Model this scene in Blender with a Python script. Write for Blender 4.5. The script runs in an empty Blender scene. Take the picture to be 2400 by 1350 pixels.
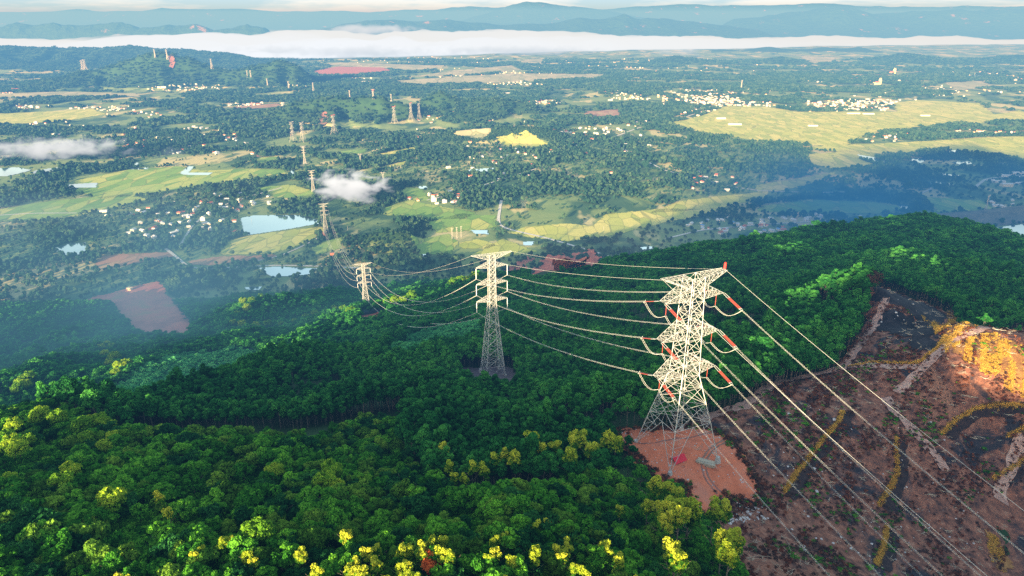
import bpy, math, random
import numpy as np
from mathutils import Vector, Matrix
R = math.radians
rng = np.random.default_rng(7)
random.seed(7)
scene = bpy.context.scene
COL = scene.collection
CAMZ = 500.0
TILT = R(21.6)
FPX = 1600.0            # focal length in photo pixels (2400 wide)
CT, ST = math.cos(TILT), math.sin(TILT)
SUN_AZ, SUN_EL = R(25.0), R(10.6)   # sun stands behind the viewer, to the left
TE = math.tan(SUN_EL)

def at(px, py, Y):
    """the point seen at photo pixel (px, py) at forward distance Y"""
    u = (px - 1200.0) / FPX; v = (py - 675.0) / FPX
    k = CT - v * ST
    return (u * Y / k, Y, CAMZ - Y * (ST + v * CT) / k)
def to_px(x, y, z):
    z = z - CAMZ
    d = y * CT - z * ST
    return 1200 + FPX * x / d, 675 + FPX * (-z * CT - y * ST) / d
def sun_uw(x, y):
    a = SUN_AZ
    return x * math.cos(a) - y * math.sin(a), x * math.sin(a) + y * math.cos(a)

# ---------------------------------------------------------------- noise
def _h(ix, iy, s):
    n = (ix.astype(np.int64) * 374761393 + iy.astype(np.int64) * 668265263 + s * 1274126177) & 0x7fffffff
    n = ((n ^ (n >> 13)) * 1103515245) & 0x7fffffff
    n = ((n ^ (n >> 16)) * 69069) & 0x7fffffff
    return (n & 0xffff) / 65535.0
def vnoise(x, y, s=0):
    x = np.asarray(x, float); y = np.asarray(y, float)
    ix = np.floor(x); iy = np.floor(y)
    fx = x - ix; fy = y - iy
    fx = fx * fx * (3 - 2 * fx); fy = fy * fy * (3 - 2 * fy)
    a = _h(ix, iy, s); b = _h(ix + 1, iy, s); c = _h(ix, iy + 1, s); d = _h(ix + 1, iy + 1, s)
    return a + (b - a) * fx + (c - a) * fy + (a - b - c + d) * fx * fy
def fbm(x, y, s=0, o=4):
    t = 0; amp = 1; tot = 0
    for k in range(o):
        t = t + amp * vnoise(x * 2 ** k + 13.7 * k, y * 2 ** k - 7.3 * k, s + k); tot += amp; amp *= .5
    return t / tot
def ridged(x, y, s=0, o=4):
    t = 0; amp = 1; tot = 0
    for k in range(o):
        t = t + amp * (1 - np.abs(2 * vnoise(x * 2 ** k + 5.1 * k, y * 2 ** k + 9.2 * k, s + k) - 1)); tot += amp; amp *= .5
    return t / tot

# ---------------------------------------------------------------- objects
def link(o, parent=None):
    COL.objects.link(o)
    if parent is not None: o.parent = parent
    return o
def tag(o, label=None, cat=None, group=None, kind=None):
    if label: o['label'] = label
    if cat: o['category'] = cat
    if group: o['group'] = group
    if kind: o['kind'] = kind
    return o
def empty(name, loc=(0, 0, 0), rz=0.0):
    o = bpy.data.objects.new(name, None); o.location = loc; o.rotation_euler = (0, 0, rz)
    o.empty_display_size = 1.0
    return link(o)
def make_mesh(name, V, F, mats, midx=None, smooth=False, attr=None):
    """F: (n,3|4) int array, or a list of such arrays"""
    me = bpy.data.meshes.new(name)
    V = np.asarray(V, np.float32).reshape(-1, 3)
    Fs = [np.asarray(f, np.int32) for f in (F if isinstance(F, list) else [F]) if len(f)]
    loops = np.concatenate([f.ravel() for f in Fs]) if Fs else np.zeros(0, np.int32)
    tot = np.concatenate([np.full(len(f), f.shape[1], np.int32) for f in Fs]) if Fs else np.zeros(0, np.int32)
    start = np.concatenate([[0], np.cumsum(tot)[:-1]]).astype(np.int32) if len(tot) else tot
    me.vertices.add(len(V)); me.vertices.foreach_set('co', V.ravel())
    me.loops.add(len(loops)); me.loops.foreach_set('vertex_index', loops)
    me.polygons.add(len(tot)); me.polygons.foreach_set('loop_start', start); me.polygons.foreach_set('loop_total', tot)
    if midx is not None: me.polygons.foreach_set('material_index', np.asarray(midx, np.int32))
    me.polygons.foreach_set('use_smooth', np.full(len(tot), smooth, bool))
    for m in (mats if isinstance(mats, (list, tuple)) else [mats]): me.materials.append(m)
    if attr is not None:
        for k, a in attr.items():
            at_ = me.attributes.new(k, 'FLOAT', 'POINT'); at_.data.foreach_set('value', np.asarray(a, np.float32))
    me.update(calc_edges=True); me.validate()
    return me
def obj(name, me, parent=None, loc=(0, 0, 0), rz=0.0, do_link=True):
    o = bpy.data.objects.new(name, me); o.location = loc; o.rotation_euler = (0, 0, rz)
    return link(o, parent) if do_link else o
def grid_faces(nx, ny):
    i = np.arange((nx - 1) * (ny - 1)); r = i // (nx - 1); c = i % (nx - 1); a = r * nx + c
    return np.stack([a, a + 1, a + nx + 1, a + nx], 1)

# ---------------------------------------------------------------- materials
class NT:
    def __init__(s, name):
        s.m = bpy.data.materials.new(name); s.m.use_nodes = True
        s.t = s.m.node_tree; s.t.nodes.clear()
        s.out = s.n('ShaderNodeOutputMaterial')
    def n(s, typ, **kw):
        nd = s.t.nodes.new(typ)
        for k, v in kw.items(): setattr(nd, k, v)
        return nd
    def l(s, a, b): s.t.links.new(a, b)
    def setin(s, nd, key, v):
        if hasattr(v, 'is_linked') or isinstance(v, bpy.types.NodeSocket): s.l(v, nd.inputs[key])
        else: nd.inputs[key].default_value = v
    def pos(s, scale=(1, 1, 1), obj_space=False):
        if obj_space: src = s.n('ShaderNodeTexCoord').outputs['Object']
        else: src = s.n('ShaderNodeNewGeometry').outputs['Position']
        mp = s.n('ShaderNodeMapping'); mp.inputs['Scale'].default_value = scale
        s.l(src, mp.inputs['Vector']); return mp.outputs[0]
    def noise(s, scale, detail=4, rough=.55, vec=None, dist=0.0):
        nd = s.n('ShaderNodeTexNoise'); nd.inputs['Scale'].default_value = scale
        nd.inputs['Detail'].default_value = detail; nd.inputs['Roughness'].default_value = rough
        nd.inputs['Distortion'].default_value = dist
        s.l(vec if vec is not None else s.pos(), nd.inputs['Vector']); return nd.outputs['Fac']
    def ramp(s, fac, stops):
        r = s.n('ShaderNodeValToRGB'); e = r.color_ramp.elements
        while len(e) < len(stops): e.new(.5)
        for q, (p, c) in zip(e, stops):
            q.position = p; q.color = (*c, 1) if len(c) == 3 else c
        s.l(fac, r.inputs[0]); return r.outputs[0]
    def step(s, fac, a, b):
        mr = s.n('ShaderNodeMapRange'); mr.interpolation_type = 'SMOOTHSTEP'
        mr.inputs['From Min'].default_value = a; mr.inputs['From Max'].default_value = b
        s.l(fac, mr.inputs['Value']); return mr.outputs[0]
    def mix(s, f, a, b, mode='MIX'):
        m = s.n('ShaderNodeMix', data_type='RGBA', blend_type=mode)
        for k, v in ((0, f), (6, a), (7, b)):
            if isinstance(v, bpy.types.NodeSocket): s.l(v, m.inputs[k])
            elif k == 0: m.inputs[k].default_value = v
            else: m.inputs[k].default_value = (*v, 1)
        return m.outputs[2]
    def math(s, op, a, b=0.0):
        m = s.n('ShaderNodeMath', operation=op); s.setin(m, 0, a); s.setin(m, 1, b); return m.outputs[0]
    def bump(s, h, strength=.5, dist=1.0):
        b = s.n('ShaderNodeBump'); b.inputs['Strength'].default_value = strength; b.inputs['Distance'].default_value = dist
        s.l(h, b.inputs['Height']); return b.outputs[0]
    def surf(s, col, rough=.9, normal=None, spec=.2, metallic=0.0):
        p = s.n('ShaderNodeBsdfPrincipled')
        if isinstance(col, bpy.types.NodeSocket): s.l(col, p.inputs['Base Color'])
        else: p.inputs['Base Color'].default_value = (*col, 1)
        p.inputs['Roughness'].default_value = rough; p.inputs['Specular IOR Level'].default_value = spec
        p.inputs['Metallic'].default_value = metallic
        if normal is not None: s.l(normal, p.inputs['Normal'])
        s.l(p.outputs[0], s.out.inputs[0]); return s.m

def simple(name, col, rough=.8, var=.25, scale=1.0, spec=.2):
    t = NT(name); f = t.noise(scale, 3, vec=t.pos(obj_space=True))
    return t.surf(t.mix(f, tuple(c * (1 - var) for c in col), tuple(min(1, c * (1 + var)) for c in col)), rough, spec=spec)

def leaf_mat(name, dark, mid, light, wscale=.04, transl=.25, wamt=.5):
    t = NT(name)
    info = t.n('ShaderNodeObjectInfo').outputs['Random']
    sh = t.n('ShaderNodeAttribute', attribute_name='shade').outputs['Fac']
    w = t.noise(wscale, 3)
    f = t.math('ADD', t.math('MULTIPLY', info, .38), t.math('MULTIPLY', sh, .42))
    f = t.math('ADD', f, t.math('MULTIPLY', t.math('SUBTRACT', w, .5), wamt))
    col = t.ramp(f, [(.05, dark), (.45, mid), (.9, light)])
    d = t.n('ShaderNodeBsdfDiffuse'); t.l(col, d.inputs[0])
    tr = t.n('ShaderNodeBsdfTranslucent'); t.l(col, tr.inputs[0])
    mx = t.n('ShaderNodeMixShader'); mx.inputs[0].default_value = transl
    t.l(d.outputs[0], mx.inputs[1]); t.l(tr.outputs[0], mx.inputs[2]); t.l(mx.outputs[0], t.out.inputs[0])
    return t.m

M = {}
M['leaf'] = leaf_mat('broad_leaf', (.010, .045, .005), (.048, .20, .018), (.21, .50, .035), .05)
M['leaf_olive'] = leaf_mat('olive_leaf', (.018, .045, .006), (.07, .18, .02), (.26, .42, .04), .05)
M['leaf_dark'] = leaf_mat('dark_leaf', (.005, .028, .008), (.016, .085, .022), (.06, .21, .04), .05)
M['leaf_blue'] = leaf_mat('plantation_leaf', (.008, .045, .014), (.027, .15, .03), (.10, .34, .05), .012, .25, .95)
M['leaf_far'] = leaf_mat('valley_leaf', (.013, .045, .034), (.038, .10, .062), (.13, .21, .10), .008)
M['leaf_young'] = leaf_mat('young_leaf', (.02, .11, .045), (.07, .30, .10), (.17, .50, .14), .012)
M['leaf_yellow'] = leaf_mat('yellow_leaf', (.16, .22, .008), (.46, .47, .012), (.75, .66, .02), .2, .35, .25)
def bloom_mat():  # green leaves with grazing sunlight painted yellow on the crown top
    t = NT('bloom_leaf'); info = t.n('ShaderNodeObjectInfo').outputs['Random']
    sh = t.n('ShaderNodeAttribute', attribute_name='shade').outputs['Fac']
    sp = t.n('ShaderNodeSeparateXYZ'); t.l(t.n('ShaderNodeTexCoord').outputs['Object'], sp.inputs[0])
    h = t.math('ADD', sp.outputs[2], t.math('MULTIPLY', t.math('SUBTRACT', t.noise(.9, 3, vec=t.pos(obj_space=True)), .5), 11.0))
    k = t.step(t.math('ADD', h, t.math('MULTIPLY', t.math('SUBTRACT', sh, .5), 5.0)), 8.6, 10.8)  # yellow painted on the crown top in place of grazing sunlight
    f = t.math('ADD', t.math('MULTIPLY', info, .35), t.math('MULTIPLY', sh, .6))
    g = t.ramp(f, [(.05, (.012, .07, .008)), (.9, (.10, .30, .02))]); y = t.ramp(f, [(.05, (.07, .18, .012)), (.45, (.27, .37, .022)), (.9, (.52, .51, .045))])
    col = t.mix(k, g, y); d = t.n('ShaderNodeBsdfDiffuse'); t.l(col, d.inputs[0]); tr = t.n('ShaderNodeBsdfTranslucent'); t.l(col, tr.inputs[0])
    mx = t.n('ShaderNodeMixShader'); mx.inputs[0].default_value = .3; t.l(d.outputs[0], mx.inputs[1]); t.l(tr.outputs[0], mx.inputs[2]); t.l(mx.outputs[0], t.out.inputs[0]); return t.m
M['bloom'] = bloom_mat()  # leaves with sunlight painted yellow, no blossom
M['leaf_lime'] = leaf_mat('lime_leaf', (.03, .12, .012), (.14, .30, .02), (.42, .50, .035), .1, .3, .3)  # yellow green leaves with grazing sunlight put into the tint
M['leaf_orange'] = leaf_mat('orange_leaf', (.32, .06, .015), (.6, .11, .03), (.75, .2, .05), .3, .3, .3)
M['leaf_brown'] = leaf_mat('brown_leaf', (.04, .022, .018), (.08, .045, .035), (.12, .07, .05), .2, .1, .3)
M['leaf_straw'] = leaf_mat('straw_leaf', (.40, .21, .03), (.68, .42, .075), (.86, .62, .18), .3, .3, .3)
M['leaf_rust'] = leaf_mat('rust_leaf', (.05, .018, .014), (.17, .055, .03), (.32, .13, .06), .1, .15, .5)
M['bark'] = simple('bark', (.16, .13, .10), .9, .4, 2.0)
M['bark_pale'] = simple('pale_bark', (.13, .115, .09), .9, .3, 2.0)
M['steel'] = simple('galvanised_steel', (.42, .41, .37), .5, .25, .5, .4)
M['wire'] = simple('aluminium_wire', (.62, .60, .52), .5, .05, .5, .4)
M['red_paint'] = simple('red_paint', (.65, .05, .04), .5, .15, 1.0, .4)
M['insulator'] = simple('red_silicone', (.40, .07, .045), .5, .2, 1.0, .4)
M['porcelain'] = simple('pale_insulator', (.75, .75, .72), .4, .1, 1.0, .4)
M['concrete'] = simple('concrete', (.42, .40, .36), .9, .2, .6)
M['white_wall'] = simple('white_wall', (.66, .64, .60), .9, .1, .3)
M['cream_wall'] = simple('cream_wall', (.74, .60, .36), .9, .1, .3)
M['roof_red'] = simple('red_tile', (.42, .13, .07), .8, .3, .5)
M['roof_grey'] = simple('grey_sheet', (.45, .47, .50), .6, .2, .5)
M['roof_white'] = simple('pale_sheet', (.62, .62, .60), .6, .15, .5)
M['roof_blue'] = simple('blue_sheet', (.12, .28, .55), .6, .15, .5)
M['brick'] = simple('brick', (.50, .17, .07), .9, .25, 2.0)
M['tarp'] = simple('red_tarpaulin', (.62, .03, .05), .6, .2, 1.0)
M['window'] = simple('window_dark', (.03, .035, .04), .2, .2, 1.0, .5)
M['rock'] = simple('rock', (.50, .46, .44), .95, .3, 1.2)
M['timber'] = simple('timber', (.42, .36, .27), .9, .3, 2.0)
# ---------------------------------------------------------------- terrain
CP = []   # control points (x, y, z) of the near hills
def cp(px, py, Y): CP.append(at(px, py, Y))
for a in [(-300,1350,118),(0,1350,122),(400,1350,114),(800,1350,109),(1200,1350,108),(1500,1350,116),(1720,1350,134),(1900,1350,152),(2150,1350,172),(2400,1350,182),(2700,1350,190),
          (0,1200,152),(400,1200,150),(800,1200,148),(1200,1200,150),(1450,1200,158),(1650,1220,172),(1850,1220,188),(2100,1200,204),(2400,1200,212),
          (0,1090,190),(300,1090,188),(700,1100,186),(1000,1110,188),(1250,1110,190),(1450,1080,198),(1595,1065,204),(1500,1040,212),(1700,1100,200),(1690,1010,216),(1560,1015,219),(1630,1040,212),
          (-100,1010,226),(200,1030,222),(450,1035,226),(600,1030,230),(950,1005,240),(1200,1000,240),(1400,975,248),(1850,1080,214),(2100,1050,226),(2400,1050,232),
          (60,975,268),(300,945,318),(560,890,390),(690,855,430),(900,840,452),(1060,880,385),(1157,878,380),(1250,875,382),(1200,910,330),(700,930,320),(950,910,345),(1450,900,330),
          (1500,860,372),(1450,805,460),(1300,755,560),(1500,705,640),(1300,685,720),(1700,655,640),(1850,624,625),(2000,602,700),
          (1700,940,250),(1850,893,276),(1950,880,290),(2050,800,318),(1960,700,385),(2050,672,384),(2140,700,350),(2240,742,308),(2330,780,290),(2400,775,294),(2600,800,290),
          (2200,850,266),(2400,900,246),(2100,920,262),(2250,980,244),(2000,960,248),(1750,770,425),(1700,850,330),(1880,760,372),(1800,800,352),
          (2200,655,520),(2300,706,475),(2400,726,450),(2400,602,690),(2200,580,780),(2100,590,750),
          (1130,664,900),(1080,684,880),(860,738,893),(800,760,880),(950,700,890),(1250,652,900),(1400,634,880),(1560,607,830),(1750,577,800),(1900,552,900),(2000,533,1030),(2100,522,1090),(2200,538,1090),(2300,580,1020),(2400,620,960),(2600,650,900),
          (480,900,560),(560,838,640),(300,935,545),(500,792,830),(350,805,850),(270,850,680),(60,920,585),(-150,930,560),(700,795,790),(150,850,830),(0,850,820),
          (350,745,1080),(450,775,960),(600,722,950),(780,742,850),(100,785,980),(-200,800,960),(700,745,900),(1000,690,930),
          (1000,800,560),(850,770,680),(1100,760,600),(1200,720,680)]: cp(*a)
for x, y, z in [(-120,-40,394),(0,-40,396),(120,-40,390),(-60,40,392),(60,40,396),(-400,60,330),(320,60,330),(-250,150,352),(300,150,300),(-600,250,230),(480,250,270),(-750,500,120),(-380,420,200),(640,450,240),(800,700,220),
                (-450,350,170),(-150,500,215),(-300,470,190),(-560,480,150),(-700,700,90),(-900,900,30),(225,345,322),(260,335,320),(305,330,318),(190,372,325)]: CP.append((x, y, z))
for x in range(-1100, 1101, 200):
    CP.append((x, 1330 if x > -200 else 1260, -6)); CP.append((x, 1500, -12))
for x in (150, 350, 550, 800, 1000): CP.append((x, 1120, 30))
CP = np.array(CP)
NX0, NX1, NY0, NY1, NS = -1050, 1050, -60, 1420, 5.0
gx = np.arange(NX0, NX1 + 1, NS); gy = np.arange(NY0, NY1 + 1, NS)
def solve_rbf():
    D = np.hypot(CP[:, None, 0] - CP[None, :, 0], CP[:, None, 1] - CP[None, :, 1])
    n = len(CP); A = np.zeros((n + 3, n + 3))
    A[:n, :n] = D - np.eye(n) * 1.5; A[:n, n] = 1; A[:n, n + 1:] = CP[:, :2]; A[n:, :n] = A[:n, n:].T
    w = np.linalg.solve(A, np.concatenate([CP[:, 2], np.zeros(3)]))
    Z = np.zeros((len(gy), len(gx)))
    for j, y in enumerate(gy):
        d = np.hypot(gx[:, None] - CP[None, :, 0], y - CP[None, :, 1])
        Z[j] = d @ w[:n] + w[n] + w[n + 1] * gx + w[n + 2] * y
    return Z
NZ = solve_rbf()
for _ in range(5):      # soften the kinks
    P = np.pad(NZ, 1, mode='edge')
    NZ = (P[:-2, 1:-1] + P[2:, 1:-1] + P[1:-1, :-2] + P[1:-1, 2:] + 2 * NZ) / 6
GX, GY = np.meshgrid(gx, gy)
amp = np.clip(GY / 300, .35, 3.0)
fold = (ridged(GX / 130 + .002 * GY, GY / 170, 9, 3) - .55) * 17 * np.clip((GY - 290) / 160, 0, 1) * np.clip(NZ / 60, 0, 1) * np.clip((330 - GX) / 160, .25, 1)
fold = fold * np.clip(np.hypot(GX + 12, GY - 380) / 70 - .25, 0, 1) * np.clip(np.hypot(GX + 207, GY - 893) / 90 - .25, 0, 1)
NZ = NZ + fold + amp * ((fbm(GX / 45, GY / 45, 3, 3) - .5) * 5.0) * np.clip(NZ / 40, 0, 1)
def bil(Z, x, y, fill=-50.0):
    x = np.asarray(x, float); y = np.asarray(y, float)
    fx = (x - NX0) / NS; fy = (y - NY0) / NS
    ok = (fx >= 0) & (fx < len(gx) - 1) & (fy >= 0) & (fy < len(gy) - 1)
    i = np.clip(fx.astype(int), 0, len(gx) - 2); j = np.clip(fy.astype(int), 0, len(gy) - 2)
    a = fx - i; b = fy - j
    z = Z[j, i] * (1 - a) * (1 - b) + Z[j, i + 1] * a * (1 - b) + Z[j + 1, i] * (1 - a) * b + Z[j + 1, i + 1] * a * b
    return np.where(ok, z, fill)
def near_z(x, y): return bil(NZ, x, y)

# hills on the plain: photo pixel of the summit, distance, spread across (pixels) and along (m)
RIDGES = []
def crest(pts, Y, wf, wb, lam, A=.55):
    P = np.array([at(a, b, Y) for a, b in pts]); RIDGES.append((P[:, 0], np.maximum(P[:, 2], 0) * (1.13 if Y < 6000 else 1.0), Y, wf, wb, lam, A))
crest([(-260,125),(-120,108),(0,106),(60,104),(150,108),(230,112),(300,107),(360,112),(440,116),(520,122),(600,134),(680,152),(730,166)], 8700, 1700, 1200, 330)
crest([(30,205),(85,190),(140,184),(180,172),(240,160),(290,146),(330,136),(372,128),(400,130),(440,141),(490,160),(530,166),(575,162),(620,148),(650,144),(690,156),(720,172),(750,192)], 5700, 480, 600, 190, .68)
crest([(60,200),(100,186),(140,185),(180,200)], 5500, 260, 260, 120)
crest([(525,288),(560,274),(610,262),(660,254),(690,243),(720,238),(760,232),(800,229),(840,231),(880,227),(915,234),(950,246),(985,254)], 3680, 330, 330, 125, .72)
crest([(940,262),(975,246),(1005,228),(1030,217),(1055,226),(1090,238),(1120,233),(1160,232),(1200,236),(1245,246),(1280,262)], 3950, 330, 330, 130)
crest([(1010,290),(1060,270),(1100,264),(1150,272),(1190,288)], 3600, 200, 180, 100, .3)
crest([(960,332),(1010,318),(1080,308),(1150,304),(1200,300),(1260,302),(1300,306),(1340,318)], 3080, 170, 160, 90, .35)
crest([(1430,168),(1490,148),(1540,140),(1590,131),(1640,138),(1700,144),(1760,147),(1800,138),(1838,132),(1880,142),(1930,152),(1990,166)], 8500, 900, 700, 280)
crest([(1640,124),(1690,114),(1740,118),(1800,108),(1850,114),(1900,116),(1930,110),(1970,114),(2010,109),(2060,122)], 11500, 900, 700, 320)
crest([(1980,158),(2040,136),(2100,124),(2150,127),(2200,135),(2270,138),(2340,131),(2420,128),(2520,130),(2600,150)], 8900, 1100, 800, 320)
crest([(2080,222),(2150,212),(2230,203),(2300,207),(2360,204),(2450,198),(2560,205)], 5600, 420, 350, 170)
crest([(1290,192),(1340,179),(1390,186),(1430,196)], 6400, 400, 300, 170); crest([(1150,196),(1200,186),(1250,194)], 6300, 380, 300, 160)
crest([(890,206),(960,196),(1020,203),(1090,203),(1140,212)], 5500, 420, 330, 160); crest([(590,224),(640,214),(700,208),(760,203),(820,212)], 5200, 380, 300, 150)
crest([(-40,232),(20,222),(60,221),(120,230),(200,231),(290,231),(350,240)], 4900, 320, 260, 150, .4); crest([(1380,228),(1440,215),(1500,219),(1560,221),(1620,232)], 4900, 330, 280, 150, .4)
crest([(1690,196),(1750,184),(1820,183),(1880,176),(1950,186)], 6400, 430, 340, 180)
crest([(230,334),(300,325),(380,317),(470,321),(540,334)], 3080, 130, 130, 80, .3); crest([(0,302),(60,290),(130,297),(200,306)], 3500, 170, 150, 90, .3)
crest([(838,572),(860,556),(890,546),(930,544),(960,552),(985,570)], 1540, 75, 70, 50, .3)
def ground_z(x, y):
    x, y = np.broadcast_arrays(np.asarray(x, float), np.asarray(y, float)); shp = x.shape; x = x.ravel(); y = y.ravel()
    z = np.zeros(x.shape)
    for n, (px_, pz_, Yc, wf, wb, lam, A) in enumerate(RIDGES):
        k = np.nonzero((x > px_[0]) & (x < px_[-1]) & (y > Yc - wf * 1.35) & (y < Yc + wb * 1.35))[0]
        if not len(k): continue
        xx, yy = x[k], y[k]
        yc = Yc + (fbm(xx / (lam * 2.2), xx * 0 + n, 40 + n, 3) - .5) * wf * .5
        d = yy - yc; q = np.abs(d) / np.where(d < 0, wf, wb)
        h = np.interp(xx, px_, pz_) * np.clip(np.minimum(xx - px_[0], px_[-1] - xx) / (.06 * (px_[-1] - px_[0])), 0, 1)
        pr = np.clip(1 - q, 0, 1); wob = (fbm(xx / lam, yy / lam, 60 + n, 3) - .5) * lam * .9
        sp = 1 - np.abs(2 * vnoise((xx + wob + d * .22) / (lam * .58), yy / (lam * 3.5), 80 + n) - 1)
        sp = .7 * sp + .3 * (1 - np.abs(2 * vnoise((xx + wob - d * .3) / (lam * .45), yy / (lam * 1.6), 90 + n) - 1))
        zz = h * (pr ** 1.15) * (1 - np.minimum(1.75 * A * (1 - sp) * np.clip(q * 3.0, .2, 1), .9)) + h * .05 * (fbm(xx / (lam * .3), yy / (lam * .3), 95 + n, 3) - .5) * np.clip(pr * 4, 0, 1)
        z[k] = np.maximum(z[k], zz)
    z = z + np.clip((y - 1500) / 2000, 0, 1) * 9 * (fbm(x / 500, y / 500, 51, 3) - .42)
    return np.maximum(z, -3).reshape(shp)
def H(x, y): return np.maximum(near_z(x, y), ground_z(x, y))
def unproject(px, py, up=0.0):
    """ground point (raised by up) under a photo pixel"""
    u = (px - 1200.0) / FPX; v = (py - 675.0) / FPX; k = CT - v * ST
    Y = np.concatenate([np.arange(70, 1500, 2.0), np.geomspace(1500, 30000, 1200)])
    X = u * Y / k; Z = CAMZ - Y * (ST + v * CT) / k
    hit = np.nonzero(Z <= H(X, Y) + up)[0]
    if not len(hit): return (X[-1], Y[-1], 0.0)
    i = hit[0]
    if i == 0: return (X[0], Y[0], float(H(X[0], Y[0])))
    lo, hi = Y[i - 1], Y[i]
    for _ in range(16):
        m = .5 * (lo + hi)
        if CAMZ - m * (ST + v * CT) / k <= float(H(u * m / k, m)) + up: hi = m
        else: lo = m
    return (u * hi / k, hi, float(H(u * hi / k, hi)))
def plain_pt(px, py):
    v = (py - 675.0) / FPX; k = CT - v * ST
    Y = CAMZ * k / (ST + v * CT)
    return ((px - 1200.0) / FPX * Y / k, Y)
def inside(poly, x, y):
    poly = np.asarray(poly, float)[:, :2]; x = np.asarray(x, float); y = np.asarray(y, float)
    r = np.zeros(x.shape, bool); n = len(poly)
    for i in range(n):
        x1, y1 = poly[i]; x2, y2 = poly[(i + 1) % n]
        if y1 == y2: continue
        c = ((y1 > y) != (y2 > y)) & (x < (x2 - x1) * (y - y1) / (y2 - y1) + x1)
        r ^= c
    return r
def wpoly(pts): return np.array([unproject(*p)[:2] for p in pts])

# near terrain mesh
def hill_mat():
    t = NT('hill_soil'); n = t.noise(.08, 5); n2 = t.noise(.9, 4)
    c = t.mix(n, (.012, .035, .010), (.03, .075, .016)); c = t.mix(t.step(n2, .5, .75), c, (.045, .05, .02))
    return t.surf(c, .95, t.bump(n2, .8, 1.0))
M['hill'] = hill_mat()
o = obj('hillside', make_mesh('hillside', np.stack([GX, GY, NZ], -1), grid_faces(len(gx), len(gy)), M['hill'], smooth=True))
tag(o, 'forested hillside dropping from the drone down to the valley floor', kind='structure')

# plain: one sheet to the horizon
def plain_mat():
    t = NT('valley_ground')
    p = t.pos((1, .8, 1))
    a = t.noise(.0032, 5, .6, p, .6); b = t.noise(.02, 5, .62, p); c3 = t.noise(.12, 3, .6)
    woods = t.mix(b, (.025, .075, .035), (.07, .14, .055))
    grass = t.mix(t.noise(.011, 4, .6, p), (.085, .18, .06), (.26, .30, .10))
    col = t.mix(t.step(a, .43, .50), woods, grass)
    straw = t.mix(c3, (.42, .40, .17), (.50, .42, .20))
    col = t.mix(t.step(t.noise(.0045, 4, .6, t.pos((1, .55, 1)), .4), .54, .60), col, straw)
    red = t.step(t.noise(.006, 3, .5, t.pos((1.1, .9, 1))), .70, .74)
    col = t.mix(red, col, (.34, .17, .11))
    z = t.n('ShaderNodeSeparateXYZ'); t.l(t.n('ShaderNodeNewGeometry').outputs['Position'], z.inputs[0])
    hillc = t.mix(t.noise(.035, 4, .65), (.008, .032, .014), (.05, .11, .035))
    col = t.mix(t.step(z.outputs[2], 8, 20), col, hillc)
    return t.surf(col, .95, t.bump(t.noise(.07, 4, .7), .6, 1.6))
M['plain'] = plain_mat()
ang = np.linspace(-1.05, 1.05, 560); rows = np.geomspace(260, 70000, 860)
A_, B_ = np.meshgrid(ang, rows)
px_, py_ = A_ * (B_ + 250), B_
pz_ = ground_z(px_, py_)
pz_ = np.where(near_z(px_, py_) > 3, -25.0, pz_)
o = obj('ground', make_mesh('ground', np.stack([px_, py_, pz_], -1), grid_faces(len(ang), len(rows)), M['plain'], smooth=True))
tag(o, 'wide valley floor of woods and fields running to the mountains', kind='structure')

# the ridge behind the viewer, whose long morning shadow lies over the hillside and part of the valley
WE = np.array([(-3500,420),(-2500,500),(-1355,655),(-1158,816),(-1058,985),(-845,1105),(-720,1185),(-574,1235),(-440,1500),(-341,1690),(-300,1880),(-262,2020),(-235,2060),(-205,2125),(-172,2130),(-105,2140),(-60,2185),(-34,2172),(10,2290),(45,2420),
               (60,2460),(63,2212),(95,2212),(102,2600),(196,2809),(337,3178),(470,3420),(547,3500),(600,3330),(647,3059),(900,2500),(1500,2200),(3500,1900)], float)
uu = np.concatenate([np.arange(-3500, -400, 20), np.arange(-400, 140, 2.0), np.arange(140, 3500, 20)])
we = np.interp(uu, WE[:, 0], WE[:, 1])
jag = (vnoise(uu / 4.0, uu * 0, 61) - .5) * 5 + (vnoise(uu / 13.0, uu * 0, 62) - .5) * 7
jag = jag * ((uu < 58) | (uu > 104))
hz = (we + 700) * TE + jag
ws = [-420, -560, -700, -860, -1300]
V = []
for k, w in enumerate(ws):
    zz = [hz * .0 + np.minimum(hz * .45, 300), hz - 60, hz, hz - 50, np.maximum(hz * .3, 20) * 0 + 10][k]
    V.append(np.stack([uu * math.cos(SUN_AZ) + w * math.sin(SUN_AZ), -uu * math.sin(SUN_AZ) + w * math.cos(SUN_AZ), zz], -1))
o = obj('ridge', make_mesh('ridge', np.array(V), grid_faces(len(uu), len(ws)), M['hill']))
tag(o, 'wooded mountain ridge behind the drone that shades the hillside', kind='structure')
def shade_z(x, y):
    u, w = sun_uw(np.asarray(x, float), np.asarray(y, float))
    return (np.interp(u, WE[:, 0], WE[:, 1]) - w) * TE

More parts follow.
